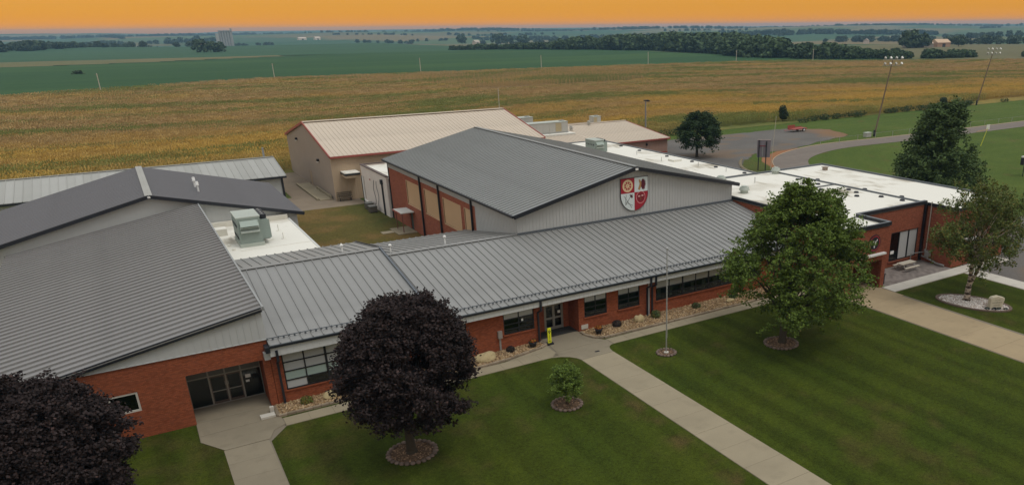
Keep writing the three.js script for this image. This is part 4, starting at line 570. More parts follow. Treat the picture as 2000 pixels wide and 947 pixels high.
{
  const t = thing('flat_corridor', 'long low block with a stained flat white roof behind the gymnasium', 'building', [62, 0, -94]);
  part(t, 'wall', merge([box(68.7, 68.95, 0, 5.85, -115, -74.6), box(55.5, 68.7, 0, 5.85, -115, -114.75)]), M.brickAnnex); part(t, 'roof_membrane', box(55.6, 68.95, 5.851, 5.98, -115, -74.5), M.membrane); part(t, 'parapet_cap', merge([box(68.8, 69.05, 5.8, 6.12, -115.1, -74.5), box(55.6, 68.8, 5.8, 6.12, -115.1, -114.9)]), M.cap);
  drains(t, [[67.9, -107], [67.6, -101.2], [67.7, -94], [67.8, -88], [67.6, -82.4], [67.7, -76.6]], 5.98); part(t, 'seam', box(57.2, 68.6, 5.982, 6.02, -95.5, -95.35), M.membrane); part(t, 'raised_curb', box(65.6, 67, 5.98, 6.25, -90.8, -89.4), M.membrane); part(t, 'unit_curb', box(57.6, 59.8, 5.98, 6.5, -84, -79.6), M.unitLight); part(t, 'unit_curb', box(57.8, 59, 5.98, 7.0, -88.5, -86), M.unit);
  for (const [x, z] of [[65, -98], [64.6, -91], [66.2, -84.5], [66.6, -79]]) part(t, 'vent_pipe', cyl(x, 5.98, 6.6, z, .05), M.curb);
}
// ---------------------------------------------------------------- trees
function leaves(blobs, count, size, tone, opt = {}) {   // many folded leaf sprays through the volume of the blobs
  const P = new Float32Array(count * 12), N = new Float32Array(count * 12), C = new Float32Array(count * 12), I = new Uint32Array(count * 6), vol = blobs.map((b) => b[3] * b[4] * b[5]), tot = vol.reduce((a, b) => a + b, 0), v = new THREE.Vector3(), u = new THREE.Vector3(), w = new THREE.Vector3(), n = new THREE.Vector3();
  let k = 0;
  blobs.forEach((b, bi) => {
    const q = bi === blobs.length - 1 ? count - k : Math.min(count - k, Math.round(count * vol[bi] / tot)), bt = rr(.82, 1.18);
    for (let i = 0; i < q; i++, k++) {
      do v.set(rr(-1, 1), rr(-1, 1), rr(-1, 1)); while (v.lengthSq() > 1 || v.lengthSq() < .01);
      const len = v.length(), r = Math.pow(len, .55); v.multiplyScalar(r / len); n.copy(v).normalize();
      const x = b[0] + v.x * b[3], y = b[1] + v.y * b[4], z = b[2] + v.z * b[5];
      n.x += rr(-.9, .9); n.y += rr(-.5, .9); n.z += rr(-.9, .9); n.normalize();
      u.set(rr(-1, 1), opt.droop ? -1.2 : rr(-1, .6), rr(-1, 1)).cross(n).normalize(); w.copy(n).cross(u);
      const s = size * rr(.6, 1.25), l = s * (opt.long ?? 1.15), t = tone(bt, n, y), f = rr(.75, 1.25);
      const put = (j, a, c, e) => { const o = (k * 4 + j) * 3; P[o] = x + u.x * a + w.x * c + n.x * e; P[o + 1] = y + u.y * a + w.y * c + n.y * e; P[o + 2] = z + u.z * a + w.z * c + n.z * e; N[o] = n.x; N[o + 1] = n.y; N[o + 2] = n.z; C[o] = t[0] * f; C[o + 1] = t[1] * f; C[o + 2] = t[2] * f; };
      put(0, -s / 2, 0, -s * .12); put(1, 0, -l / 2, 0); put(2, s / 2, 0, -s * .12); put(3, 0, l / 2, 0);
      I.set([k * 4, k * 4 + 1, k * 4 + 3, k * 4 + 1, k * 4 + 2, k * 4 + 3], k * 6);
    }
  });
  const g = new THREE.BufferGeometry(); g.setAttribute('position', new THREE.BufferAttribute(P, 3)); g.setAttribute('color', new THREE.BufferAttribute(C, 3)); g.setIndex(new THREE.BufferAttribute(I, 1)); g.computeVertexNormals(); return g;
}
const leafMat = new THREE.MeshPhysicalMaterial({ vertexColors: true, roughness: .7, side: THREE.DoubleSide, transmission: .25, thickness: 0, specularIntensity: .25 }), darkLeaf = new THREE.MeshPhysicalMaterial({ vertexColors: true, roughness: .8, side: THREE.DoubleSide, specularIntensity: .25 });
// clumps over the surface of an egg: cx, y0..y1, radius profile r(t) with t from foot to tip
function clumps(cx, cz, y0, y1, prof, n, cr, jit = .25) {
  const out = [];
  for (let i = 0; i < n; i++) { const t = Math.pow((i + .5) / n, .9), a = i * 2.39996 + rr(-.4, .4), R = prof(t, a), d = R * (rnd() < .72 ? rr(.72, 1) : rr(.1, .7)), s = cr * rr(.7, 1.25); out.push([cx + Math.cos(a) * d + rr(-jit, jit), lerp(y0, y1, t) + rr(-jit, jit), cz + Math.sin(a) * d + rr(-jit, jit), s, s * .78, s]); }
  return out;
}
// leafy twigs through a crown: each twig a short line of leaves, thinned by voids so that light comes through
function twigs(cx, cz, y0, y1, prof, n, len, o = {}) {
  const out = [];
  while (out.length < n) {
    const t = Math.pow(rnd(), o.low ?? .85), a = rr(0, 6.2832), lump = .74 + .46 * fbm(Math.cos(a) * 1.9 + 7 + t * 3.2, Math.sin(a) * 1.9 + 3 - t * 2.1, 3), R = prof(t, a) * lump, d = R * Math.pow(rnd(), o.shell ?? .42), x = cx + Math.cos(a) * d, z = cz + Math.sin(a) * d, y = lerp(y0, y1, t) + rr(-.3, .3);
    if (fbm(x * .55 + y * .4 + 31, z * .55 - y * .45 + 17, 2) < (o.gap ?? .36)) continue;
    const v = new THREE.Vector3(Math.cos(a) + rr(-.8, .8), (o.rise ?? .1) + rr(-.6, .6), Math.sin(a) + rr(-.8, .8)).normalize(), L = len * rr(.6, 1.3); out.push([x, y, z, v.x * L, v.y * L - .12 * L, v.z * L, R ? d / R : 1]);
  } return out;
}
function leafTwigs(list, per, size, tone, opt = {}) {
  const N = list.length * per, P = new Float32Array(N * 12), C = new Float32Array(N * 12), I = new Uint32Array(N * 6), u = new THREE.Vector3(), w = new THREE.Vector3(), n = new THREE.Vector3(); let k = 0;
  for (const [x, y, z, dx, dy, dz] of list) {
    const bt = rr(.84, 1.16), sp = opt.spread ?? .22;
    for (let i = 0; i < per; i++, k++) {
      const q = rnd(), X = x + dx * q + rr(-sp, sp), Y = y + dy * q + rr(-sp, sp) * .7, Z = z + dz * q + rr(-sp, sp), s = size * rr(.65, 1.3), l = s * (opt.long ?? 1.3), f = rr(.8, 1.2), t = tone(bt);
      n.set(rr(-1, 1), rr(.0, 1.5), rr(-1, 1)).normalize(); u.set(rr(-1, 1), rr(-.6, .3), rr(-1, 1)).cross(n).normalize(); w.copy(n).cross(u);
      const put = (j, a, c, e) => { const o = (k * 4 + j) * 3; P[o] = X + u.x * a + w.x * c + n.x * e; P[o + 1] = Y + u.y * a + w.y * c + n.y * e; P[o + 2] = Z + u.z * a + w.z * c + n.z * e; C[o] = t[0] * f; C[o + 1] = t[1] * f; C[o + 2] = t[2] * f; };
      put(0, -s / 2, 0, -s * .15); put(1, 0, -l / 2, 0); put(2, s / 2, 0, -s * .15); put(3, 0, l / 2, 0); I.set([k * 4, k * 4 + 1, k * 4 + 3, k * 4 + 1, k * 4 + 2, k * 4 + 3], k * 6);
    }
  }
  const g = new THREE.BufferGeometry(); g.setAttribute('position', new THREE.BufferAttribute(P, 3)); g.setAttribute('color', new THREE.BufferAttribute(C, 3)); g.setIndex(new THREE.BufferAttribute(I, 1)); g.computeVertexNormals(); return g;
}
function limbs(x, z, y0, blobs, n, r, base) {
  const g = []; const pick = blobs.slice().sort((a, b) => hash(a[0] * 99, a[2] * 99) - hash(b[0] * 99, b[2] * 99)).slice(0, n);
  for (const b of pick) { const h = lerp(y0, Math.max(y0 + .3, b[1] - .4), .5), m = [lerp(x, b[0], .35), h, lerp(z, b[2], .35)]; g.push(rod([x, Math.max(base, y0 - .2 + (h - y0) * .25), z], m, r * .6, r * .38, 6), rod(m, [b[0], b[1], b[2]], r * .38, r * .12, 5)); } return g;
}
function tree(name, label, x, z, h, trunkR, crown, n, size, tone, mat, opt = {}) {
  const t = thing(name, label, 'tree', [x, 0, z], opt.group), y0 = opt.y0 ?? 1.6, top = h * .72;
  part(t, 'trunk', merge([rod([x, 0, z], [x + (opt.lean ?? 0) * .4, y0 + 1.2, z], trunkR * 1.25, trunkR * .85, 9), rod([x + (opt.lean ?? 0) * .4, y0 + 1.1, z], [x + (opt.lean ?? .1), top, z], trunkR * .85, trunkR * .2, 7), cyl(x, -.05, .22, z, trunkR * 1.7, trunkR * 1.2, 9), ...limbs(x, z, y0, crown, opt.limbs ?? 16, trunkR * .62, y0 - .3)]), opt.bark ?? M.bark);
  part(t, 'crown', opt.per ? leafTwigs(crown, opt.per, size, tone, opt) : leaves(crown, n, size, tone, opt), mat); return t;
}
const ring = (x, z, r0, n, label, wide = .24) => {   // stone ring round a trunk, each stone a part
  const t = thing('stone_ring', label, 'stone edging', [x, 0, z], 'stone rings in the front lawn'), st = new THREE.IcosahedronGeometry(1, 1);
  for (let i = 0; i < n; i++) { const a = i / n * 6.2832, m = local(t, 'ring_stone', st, M.ringStone[i % 3]); m.position.set(Math.cos(a) * r0, .07, Math.sin(a) * r0); m.scale.set(wide * rr(.5, .62), .10 * rr(.8, 1.2), 3.1416 * r0 / n * rr(.86, 1.0)); m.rotation.y = -a + rr(-.12, .12); }
  const soil = local(t, 'mulch', new THREE.CircleGeometry(r0, 28).rotateX(-Math.PI / 2).translate(0, .03, 0), std(.155, .098, .060, .95, { map: tSpeck }));
  stones(t, Array.from({ length: Math.round(r0 * r0 * 170) }, () => { const a = rr(0, 6.28), d = r0 * .92 * Math.sqrt(rnd()); return [Math.cos(a) * d, .045, Math.sin(a) * d]; }), .045, [[.22, .14, .085], [.31, .2, .125], [.13, .085, .055]]);
};
function stones(t, list, r, tones) {
  const im = new THREE.InstancedMesh(new THREE.IcosahedronGeometry(1, 0), std(1, 1, 1, .9), list.length), m = new THREE.Matrix4(), q = new THREE.Quaternion(), c = new THREE.Color();
  list.forEach((p, i) => { const s = r * rr(.6, 1.5); m.compose(new THREE.Vector3(...p), q.setFromEuler(new THREE.Euler(rr(0, 6), rr(0, 6), rr(0, 6))), new THREE.Vector3(s * rr(.8, 1.4), s * .7, s)); im.setMatrixAt(i, m); const k = tones[Math.floor(rnd() * tones.length)], f = rr(.8, 1.2); im.setColorAt(i, c.setRGB(k[0] * f, k[1] * f, k[2] * f)); });
  im.name = 'gravel'; im.userData = { kind: 'stuff' }; t.add(shade(im)); return im;
}
{
  const plum = (b) => { const k = b * rr(.8, 1.3); return rnd() < .12 ? [.048 * k, .030 * k, .026 * k] : [.0315 * k, .0225 * k, .0212 * k]; };
  const egg = (t) => 4.1 * Math.pow(Math.sin(Math.PI * clamp(.14 + t * .80, 0, 1)), .58) * (1 - .2 * t);
  seed = 771; tree('maple_tree', 'round dark purple maple standing before the grid windows', 11, -41.7, 10, .24, twigs(11.5, -41.45, 2.8, 9.5, egg, 1650, .8, { gap: .27, shell: .36 }), 0, .135, plum, darkLeaf, { y0: 1.7, lean: -.2, per: 58, spread: .26 });
  seed = 772; tree('maple_tree', 'dark purple maple at the bottom left corner of the picture', -7.0, -44.2, 8.6, .24, [...twigs(-7.0, -44.2, 1.5, 7.9, (t) => egg(t) * 1.2, 1750, .8, { gap: .27, shell: .36 }), ...twigs(-7.6, -44.4, 7.7, 8.9, () => .7, 50, .5)], 0, .135, plum, darkLeaf, { y0: 1.5, per: 58, spread: .26 });
  const green = (b) => { const k = b * rr(.75, 1.25); return rnd() < .015 ? [.14 * k, .11 * k, .035 * k] : [.112 * k, .166 * k, .026 * k]; };
  seed = 90; const gp = (t, a) => 6.9 * Math.pow(Math.sin(Math.PI * clamp(.15 + t * .83, 0, 1)), .75) * (1 + .12 * Math.sin(a * 3 + t * 7)) * (1 - .34 * t);
  const gb = [...twigs(43.2, -41.9, 2.5, 11.8, gp, 1700, 1.1, { gap: .415, shell: .46, rise: .15 }), ...twigs(41.6, -41.8, 11.2, 12.7, () => .5, 34, .5), ...twigs(42.9, -41.5, 11.0, 12.9, () => .45, 34, .5), ...twigs(47.2, -42.4, 9.2, 11.6, () => .55, 40, .5), ...twigs(38.0, -42.5, 6.4, 7.4, () => 1.3, 50, .9), ...twigs(48.6, -41, 4.4, 7.6, () => 1.0, 60, .7)];
  tree('shade_tree', 'large spreading green tree on the front lawn', 41.7, -41.7, 12.8, .26, gb, 0, .155, green, leafMat, { y0: 1.9, lean: .3, limbs: 30, per: 36, spread: .24 });
  seed = 55; const sap = (b) => { const k = rr(.8, 1.3); return [.12 * k, .175 * k, .03 * k]; };
  tree('sapling', 'thin young green sapling by the main path', 21.9, -41.9, 3, .025, twigs(21.9, -41.9, .95, 2.7, (t) => 1.15 * Math.sin(Math.PI * clamp(.22 + t * .68, 0, 1)), 190, .35, { gap: .15, shell: .5 }), 0, .11, sap, leafMat, { y0: .8, limbs: 16, per: 22, spread: .14 });
  // birch with two stems
  seed = 41; const bx = 62.9, bz = -39.5, barkB = std(.44, .37, .30, .8, { map: texture(256, 1.2, (u, v) => { const k = sstep(fbm(u * 5, v * 10, 4, 5), .44, .60); return mix3([1, .98, .95], [.12, .10, .09], k); }) });
  const bt = (b) => { const k = b * rr(.8, 1.25); return rnd() < .18 ? [.19 * k, .16 * k, .04 * k] : [.115 * k, .15 * k, .036 * k]; };
  const bb = []; for (let i = 0; i < 78; i++) { const t = i / 78, y = lerp(3.6, 10.6, t), a = i * 2.4, R = 3.5 * Math.pow(Math.sin(Math.PI * clamp(.12 + t * .8, 0, 1)), .7) * rr(.25, 1); const ox = y < 8.6 ? 1.2 : .1; bb.push([bx + ox + Math.cos(a) * R * 1.15, y, bz + Math.sin(a) * R, rr(.5, .85), rr(.6, 1.0), rr(.5, .85)]); } bb.push([bx - .2, 11, bz, .5, .9, .5]); for (let i = 0; i < 16; i++) bb.push([bx - rr(1.6, 3.6), rr(4.6, 7.6), bz + rr(-2, .6), .7, .8, .7]);
  for (let i = 0; i < 40; i++) bb.push([bx + rr(2.6, 6.8), rr(5.2, 9.4), bz + rr(-2.5, 1.5), .75, .65, .75]);
  const t = thing('birch_tree', 'leaning two-stemmed birch with pale bark in a white gravel bed', 'tree', [bx, 0, bz]);
  const stems = [rod([bx, 0, bz], [bx + .05, 1.5, bz], .30, .24, 10), cyl(bx, -.05, .25, bz, .46, .30, 10), rod([bx + .05, 1.4, bz], [bx - .1, 4.4, bz + .1], .21, .15, 8), rod([bx - .1, 4.4, bz + .1], [bx + .3, 7.2, bz], .15, .1, 7), rod([bx + .3, 7.2, bz], [bx - .1, 11, bz], .1, .03, 6), rod([bx + .1, 1.4, bz], [bx + 1.1, 3.1, bz + .1], .17, .14, 8), rod([bx + 1.1, 3.1, bz + .1], [bx + 2.6, 4.5, bz - .2], .13, .1, 7), rod([bx + 2.6, 4.5, bz - .2], [bx + 5.4, 6.4, bz - .8], .1, .04, 6), rod([bx + 1.1, 3.1, bz + .1], [bx + .9, 4.9, bz + .3], .1, .07, 6)];
  part(t, 'trunk', uvm(merge(stems)), barkB); part(t, 'branch', merge([...limbs(bx, bz, 4.2, bb.slice(0, 70), 26, .13, 3.8), ...Array.from({ length: 12 }, () => rod([bx + 2.6 + rr(-.5, 2), 4.5 + rr(.0, 1), bz - .3], [bx + rr(4.2, 6.8), rr(5.4, 7.6), bz + rr(-2, 1)], .05, .02, 5))]), barkB);
  { const tw = []; for (const b of bb) for (let i = 0; i < 9; i++) tw.push([b[0] + rr(-1, 1) * b[3], b[1] + rr(-1, 1) * b[4], b[2] + rr(-1, 1) * b[5], rr(-.35, .35), rr(-.9, -.2), rr(-.35, .35)]); part(t, 'crown', leafTwigs(tw, 28, .13, bt, { spread: .22 }), leafMat); }
  const dk = (b) => { const k = b * rr(.75, 1.2); return [.084 * k, .130 * k, .040 * k]; };
  seed = 12; const cone = (t) => 6.4 * Math.pow(1 - t, .68) * (t < .12 ? .7 + t * 2.5 : 1) + .25;
  tree('oak_tree', 'tall pointed green tree behind the right end of the annex roof', 96.8, -68.3, 14, .3, twigs(96.8, -68.3, 1.6, 14.0, (t) => cone(t) * 1.06, 1150, 1.4, { gap: .41, shell: .45 }), 0, .27, dk, leafMat, { y0: 1.6, limbs: 40, per: 28, spread: .4 });
  seed = 13; tree('parking_tree', 'small round dark green tree at the edge of the back parking', 94.4, -121, 8.4, .24, twigs(94.9, -121, 2.2, 8.2, (t) => 4.5 * Math.pow(Math.sin(Math.PI * clamp(.18 + t * .76, 0, 1)), .7) * (1 - .2 * t), 620, 1.0, { gap: .35 }), 0, .25, (b) => { const k = b * rr(.75, 1.2); return [.040 * k, .070 * k, .024 * k]; }, leafMat, { y0: 1.8, per: 24, spread: .35 });
}
ring(11, -41.6, 1.4, 27, 'stone ring round the foot of the front maple', .3); ring(21.9, -41.9, 1.0, 20, 'stone ring with mulch under the sapling'); ring(41.5, -41.6, 1.3, 25, 'stone ring round the foot of the large green tree'); ring(32.7, -45.3, .72, 16, 'small stone ring round the flagpole foot');
{
  const t = thing('flagpole', 'tall bare aluminium flagpole on the front lawn', 'flagpole', [32.7, 0, -45.3]); part(t, 'pole', cyl(32.7, 0, 8.45, -45.3, .055, .035, 10), M.steel); part(t, 'finial', strip(new THREE.SphereGeometry(.1, 12, 8).translate(32.7, 8.52, -45.3)), M.steel); part(t, 'footing', cyl(32.7, 0, .12, -45.3, .2), M.concreteNew); part(t, 'cleat', box(32.6, 32.65, 1.2, 1.4, -45.26, -45.2), M.galv); part(t, 'halyard', rod([32.76, 1.3, -45.24], [32.74, 8.3, -45.26], .006), M.white);
}
// ---------------------------------------------------------------- planting beds along the front
function bed(label, poly, edge) {
  const t = thing('planting_bed', label, 'planting bed', [poly[0][0], 0, poly[0][1]], 'gravel beds along the front wall'), ox = t.position.x, oz = t.position.z;
  part(t, 'bed_soil', slab(poly, .0, .075), std(.30, .205, .11, .95, { map: tSpeck }));
  const xs = poly.map((p) => p[0]), zs = poly.map((p) => p[1]), list = []; const inside = (x, z) => { let c = false; for (let i = 0, j = poly.length - 1; i < poly.length; j = i++) { const [a, b] = poly[i], [d, e] = poly[j]; if ((b > z) !== (e > z) && x < (d - a) * (z - b) / (e - b) + a) c = !c; } return c; };
  const n = (Math.max(...xs) - Math.min(...xs)) * 2.3 * 75; for (let i = 0; i < n; i++) { const x = rr(Math.min(...xs), Math.max(...xs)), z = rr(Math.min(...zs), Math.max(...zs)); if (inside(x, z)) list.push([x - ox, .09, z - oz]); }
  stones(t, list, .065, [[.36, .25, .13], [.28, .18, .09], [.44, .33, .20], [.20, .13, .075], [.40, .27, .15]]);
  for (let i = 0; i < edge.length - 1; i++) { const [a, b] = edge[i], [c, d] = edge[i + 1], L = Math.hypot(c - a, d - b), m = Math.max(1, Math.round(L / .55)); for (let k = 0; k < m; k++) { const u0 = (k + .02) / m, u1 = (k + .98) / m; part(t, 'edging_stone', beam([lerp(a, c, u0), .07 + rr(-.01, .012), lerp(b, d, u0) + rr(-.02, .02)], [lerp(a, c, u1), .07 + rr(-.01, .012), lerp(b, d, u1) + rr(-.02, .02)], .2 + rr(-.02, .03), .17), M.edgeStone[Math.floor(rnd() * 3)]); } }
}
seed = 300;
bed('gravel bed under the grid windows', [[5.2, -53.08], [5.2, -51.25], [16, -51.25], [16, -53.08]], [[5.15, -52.9], [5.1, -51.2], [16, -51.15]]);
bed('gravel bed left of the main doors', [[16.1, -53.08], [16.1, -51.1], [21.5, -51.1], [24.8, -51.75], [25.45, -52.0], [25.3, -53.08]], [[16.1, -51.0], [19, -50.95], [21.5, -51.12], [24.9, -51.72], [25.6, -52.1], [25.45, -52.9]]);
bed('gravel bed right of the main doors, under the ribbon windows', [[29.4, -53.08], [29.35, -52.2], [29.7, -51.3], [30.4, -50.9], [49, -50.65], [54, -50.7], [54, -53.08]], [[29.28, -52.9], [29.25, -52.2], [29.6, -51.2], [30.3, -50.75], [34, -50.66], [49, -50.55], [54, -50.6]]);
{
  const rock = (x, z, sx, sy, sz, sd, label) => { const g = new THREE.IcosahedronGeometry(1, 4), p = g.attributes.position, v = new THREE.Vector3(); for (let i = 0; i < p.count; i++) { v.fromBufferAttribute(p, i); const k = .78 + .42 * fbm(v.x * 1.7 + sd, v.y * 1.7 + v.z * 1.3, 3) - .12 * Math.max(0, Math.sin(v.x * 4 + v.z * 3 + sd)); v.multiplyScalar(k); p.setXYZ(i, v.x * sx, Math.max(-.2, v.y) * sy, v.z * sz); } g.computeVertexNormals(); uvm(g); const m = solo('boulder', strip(uvm(g)), M.rockBuff, label, 'boulder', 'boulders in the gravel beds'); m.geometry.computeVertexNormals(); m.position.set(x, .2, z); };
  rock(20.3, -52.0, .95, .5, .55, 3, 'broad buff boulder left of the main doors, beside the maple'); rock(34.8, -52.3, .55, .48, .45, 9, 'rounded buff boulder under the windows right of the main doors'); rock(8.9, -52.2, .8, .36, .45, 5, 'flat buff boulder under the grid windows');
  rock(28.9 + 15.6, -51.6, .5, .25, .3, 6, 'small flat boulder in the bed beside the large green tree');
  const shrub = (x, z, r, h, tone, n, label, up) => { const b = [[x, h * .5, z, r, h * .55, r]], t = thing('shrub', label, 'shrub', [x, 0, z], 'low plants in the gravel beds'); part(t, 'foliage', leaves(b, n, .1, (k) => tone.map((v) => v * rr(.7, 1.3)), { long: up ? 2.6 : 1.4, droop: up }), leafMat); part(t, 'stem', merge([0, 1, 2].map((i) => rod([x, 0, z], [x + .3 * r * Math.cos(i * 2), h * .6, z + .3 * r * Math.sin(i * 2)], .015, .008, 5))), M.bark); };
  shrub(22.6, -52.45, .36, .5, [.045, .035, .028], 500, 'dark low shrub in the bed left of the doors'); shrub(32.5, -52.3, .42, .6, [.045, .035, .03], 600, 'dark low shrub in the bed right of the doors'); shrub(7.1, -52.2, .4, .55, [.16, .15, .04], 420, 'yellow-green grass tuft under the grid windows', true); shrub(36.5, -52.2, .42, .7, [.12, .14, .045], 420, 'green grass tuft beside the twin downspouts', true); shrub(41.0, -52.2, .42, .5, [.10, .11, .045], 380, 'pale tuft in the middle of the ribbon window bed', true); shrub(45.4, -52.3, .34, .45, [.06, .09, .03], 380, 'small green shrub close to the large green tree');
  seed = 61; for (const [x, z, l] of [[24.45, -52.2, 'left'], [30.35, -51.75, 'right']]) { const t = thing('flower_pot', `black pot of orange flowers ${l} of the main doors`, 'flower pot', [x, 0, z], 'flower pots by the main doors'); part(t, 'pot', strip(new THREE.LatheGeometry([[.0, .08], [.2, .08], [.28, .3], [.34, .52], [.36, .52], [.36, .56], [.30, .56], [.26, .45], [0, .45]].map((q) => new THREE.Vector2(...q)), 18).translate(x, 0, z)), M.black); part(t, 'flowers', leaves([[x, .64, z, .3, .14, .3]], 240, .09, () => rnd() < .4 ? [.55, .22, .03] : rnd() < .3 ? [.35, .05, .03] : [.05, .08, .025]), leafMat); }
  const t = thing('yellow_marker', 'bright yellow upright marker with black symbols at the main entrance', 'sign', [25.95, 0, -52.15]), yel = std(.72, .74, .02, .5); part(t, 'marker_panel', box(25.78, 26.08, .16, 1.42, -52.2, -52.1), yel); part(t, 'marker_base', box(25.68, 26.2, .04, .16, -52.4, -51.9), M.black); part(t, 'symbol', strip(new THREE.RingGeometry(.05, .11, 20).translate(25.93, 1.14, -52.095)), M.black); part(t, 'symbol', box(25.88, 25.98, .98, 1.04, -52.098, -52.094), M.black); for (const y of [.86, .74, .62, .50]) part(t, 'symbol', box(25.89, 25.97, y, y + .05, -52.098, -52.094), M.black); part(t, 'symbol', strip(new THREE.CircleGeometry(.06, 16).translate(25.93, .32, -52.095)), M.black);
  const u = thing('utility_box', 'low pale concrete cover block by the side entrance path', 'utility box', [4.45, 0, -51.6]); part(u, 'cover', box(4.05, 4.95, .04, .18, -51.85, -51.3), M.concreteNew); part(u, 'post_cap', box(4.75, 5.0, .04, .42, -52.35, -52.1), M.concreteNew);
  const dr = setting('path_drain', box(28.15, 28.55, .036, .046, -48.75, -48.55), M.black);
}
// white gravel bed with the stone marker
{
  const t = thing('gravel_bed', 'oval white gravel bed round the birch and the stone marker', 'planting bed', [62.75, 0, -38.7]), a = -.87, A = 3.15, B = 1.75, pt = (s, k) => { const u = Math.cos(s) * A * k, v = Math.sin(s) * B * k; return [u * Math.cos(a - 1.57) - v * Math.sin(a - 1.57), u * Math.sin(a - 1.57) + v * Math.cos(a - 1.57)]; };
  const dirX = .36, dirZ = .93; const q = (s, k) => { const u = Math.cos(s) * A * k, v = Math.sin(s) * B * k; return [u * dirX - v * dirZ, u * dirZ + v * dirX]; };
  local(t, 'bed_floor', sheet(Array.from({ length: 40 }, (_, i) => q(i / 40 * 6.2832, 1)), .02), std(.48, .43, .38, .95, { map: tSpeck }));
  for (let i = 0; i < 30; i++) { const [x0, z0] = q(i / 30 * 6.2832, 1.03), [x1, z1] = q((i + .97) / 30 * 6.2832, 1.03); const g = beam([x0, .05, z0], [x1, .05, z1], .22, .14); local(t, 'kerb_block', g, M.ringStone[1]); }
  seed = 44; stones(t, Array.from({ length: 3400 }, () => { const s = rr(0, 6.2832), k = .96 * Math.sqrt(rnd()), [x, z] = q(s, k); return [x, .05, z]; }), .055, [[.66, .61, .56], [.58, .52, .46], [.72, .69, .65], [.30, .23, .18], [.5, .42, .36]]);
  const s = thing('stone_marker', 'pale cut stone marker with dark lettering beside the birch', 'sign', [63.1, 0, -36.9]); const face = new THREE.Shape([[-.68, .05], [.62, .05], [.82, 1.02], [.78, 1.14], [.08, 1.36], [-.5, 1.26], [-.62, 1.12]].map((p) => new THREE.Vector2(...p))), g = strip(new THREE.ExtrudeGeometry(face, { depth: .4, bevelEnabled: true, bevelSize: .05, bevelThickness: .05, bevelSegments: 2 }));
  const m = local(s, 'stone', uvm(g), std(.60, .54, .40, .85, { map: tFine, bumpMap: tBump, bumpScale: .02 })); s.rotation.y = -.42; s.scale.setScalar(.88);
  let x = 0; const ink = std(.10, .085, .06, .9); for (const [y, w, h, n] of [[1.0, .62, .09, 6], [.74, 1.1, .15, 11], [.46, .72, .10, 8]]) for (let i = 0; i < n; i++) { const gx = -w / 2 + (i + .5) * w / n + .06, hh = h * (hash(i, y * 77) < .3 ? 1.25 : .85); local(s, 'lettering', merge([box(gx - w / n * .34, gx - w / n * .14, y - hh / 2, y + hh / 2, .452, .456), box(gx + w / n * .08, gx + w / n * .26, y - hh / 2, y + hh * (hash(i, 5) - .2), .452, .456)]), ink); }
  const pl = thing('bedding_plants', 'short row of dark plants in front of the stone marker', 'plants', [62.9, 0, -36.3]); part(pl, 'foliage', leaves([[62.2, .12, -36.9, .25, .14, .25], [62.6, .12, -36.5, .3, .16, .2], [63.0, .12, -36.3, .3, .14, .2], [63.5, .1, -35.95, .25, .12, .2]], 420, .09, () => [.035, .045, .04].map((v) => v * rr(.6, 1.6))), leafMat);
}
{ // patio
  const x = 66.4, z = -49.1, t = thing('picnic_table', 'pale picnic table with benches on the gravel patio', 'picnic table', [x, 0, z]); for (let i = 0; i < 4; i++) part(t, 'table_plank', box(x - 1.1, x + 1.1, .74, .79, z - .4 + i * .2, z - .22 + i * .2), std(.50, .45, .36, .8)); for (const k of [-1, 1]) part(t, 'bench_plank', box(x - 1.1, x + 1.1, .43, .48, z + k * .75 - .14, z + k * .75 + .14), std(.50, .45, .36, .8)); for (const k of [-.8, .8]) for (const s of [-1, 1]) part(t, 'leg', merge([rod([x + k, 0, z + s * .7], [x + k, .74, z + s * .25], .03), rod([x + k, .42, z + s * .85], [x + k, .42, z], .025), rod([x + k, 0, z + s * .8], [x + k, .42, z + s * .8], .025)]), M.steel);
  const b = thing('trash_bin', 'dark square trash bin against the porch brick', 'trash bin', [60.3, 0, -47.4]); part(b, 'bin', box(60, 60.6, .02, 1.0, -47.7, -47.1), M.black); part(b, 'lid', box(59.96, 60.64, 1.001, 1.12, -47.74, -47.06), std(.06, .06, .06, .6));
  const w = thing('utility_box', 'grey cabinet beside the white walk behind the birch', 'utility box', [78.6, 0, -47.2]); part(w, 'cabinet', box(80.2, 81.2, .02, 1.1, -48, -47.4), M.galv); part(w, 'cabinet_top', box(80.1, 81.3, 1.101, 1.2, -48.1, -47.3), M.unitLight);
}
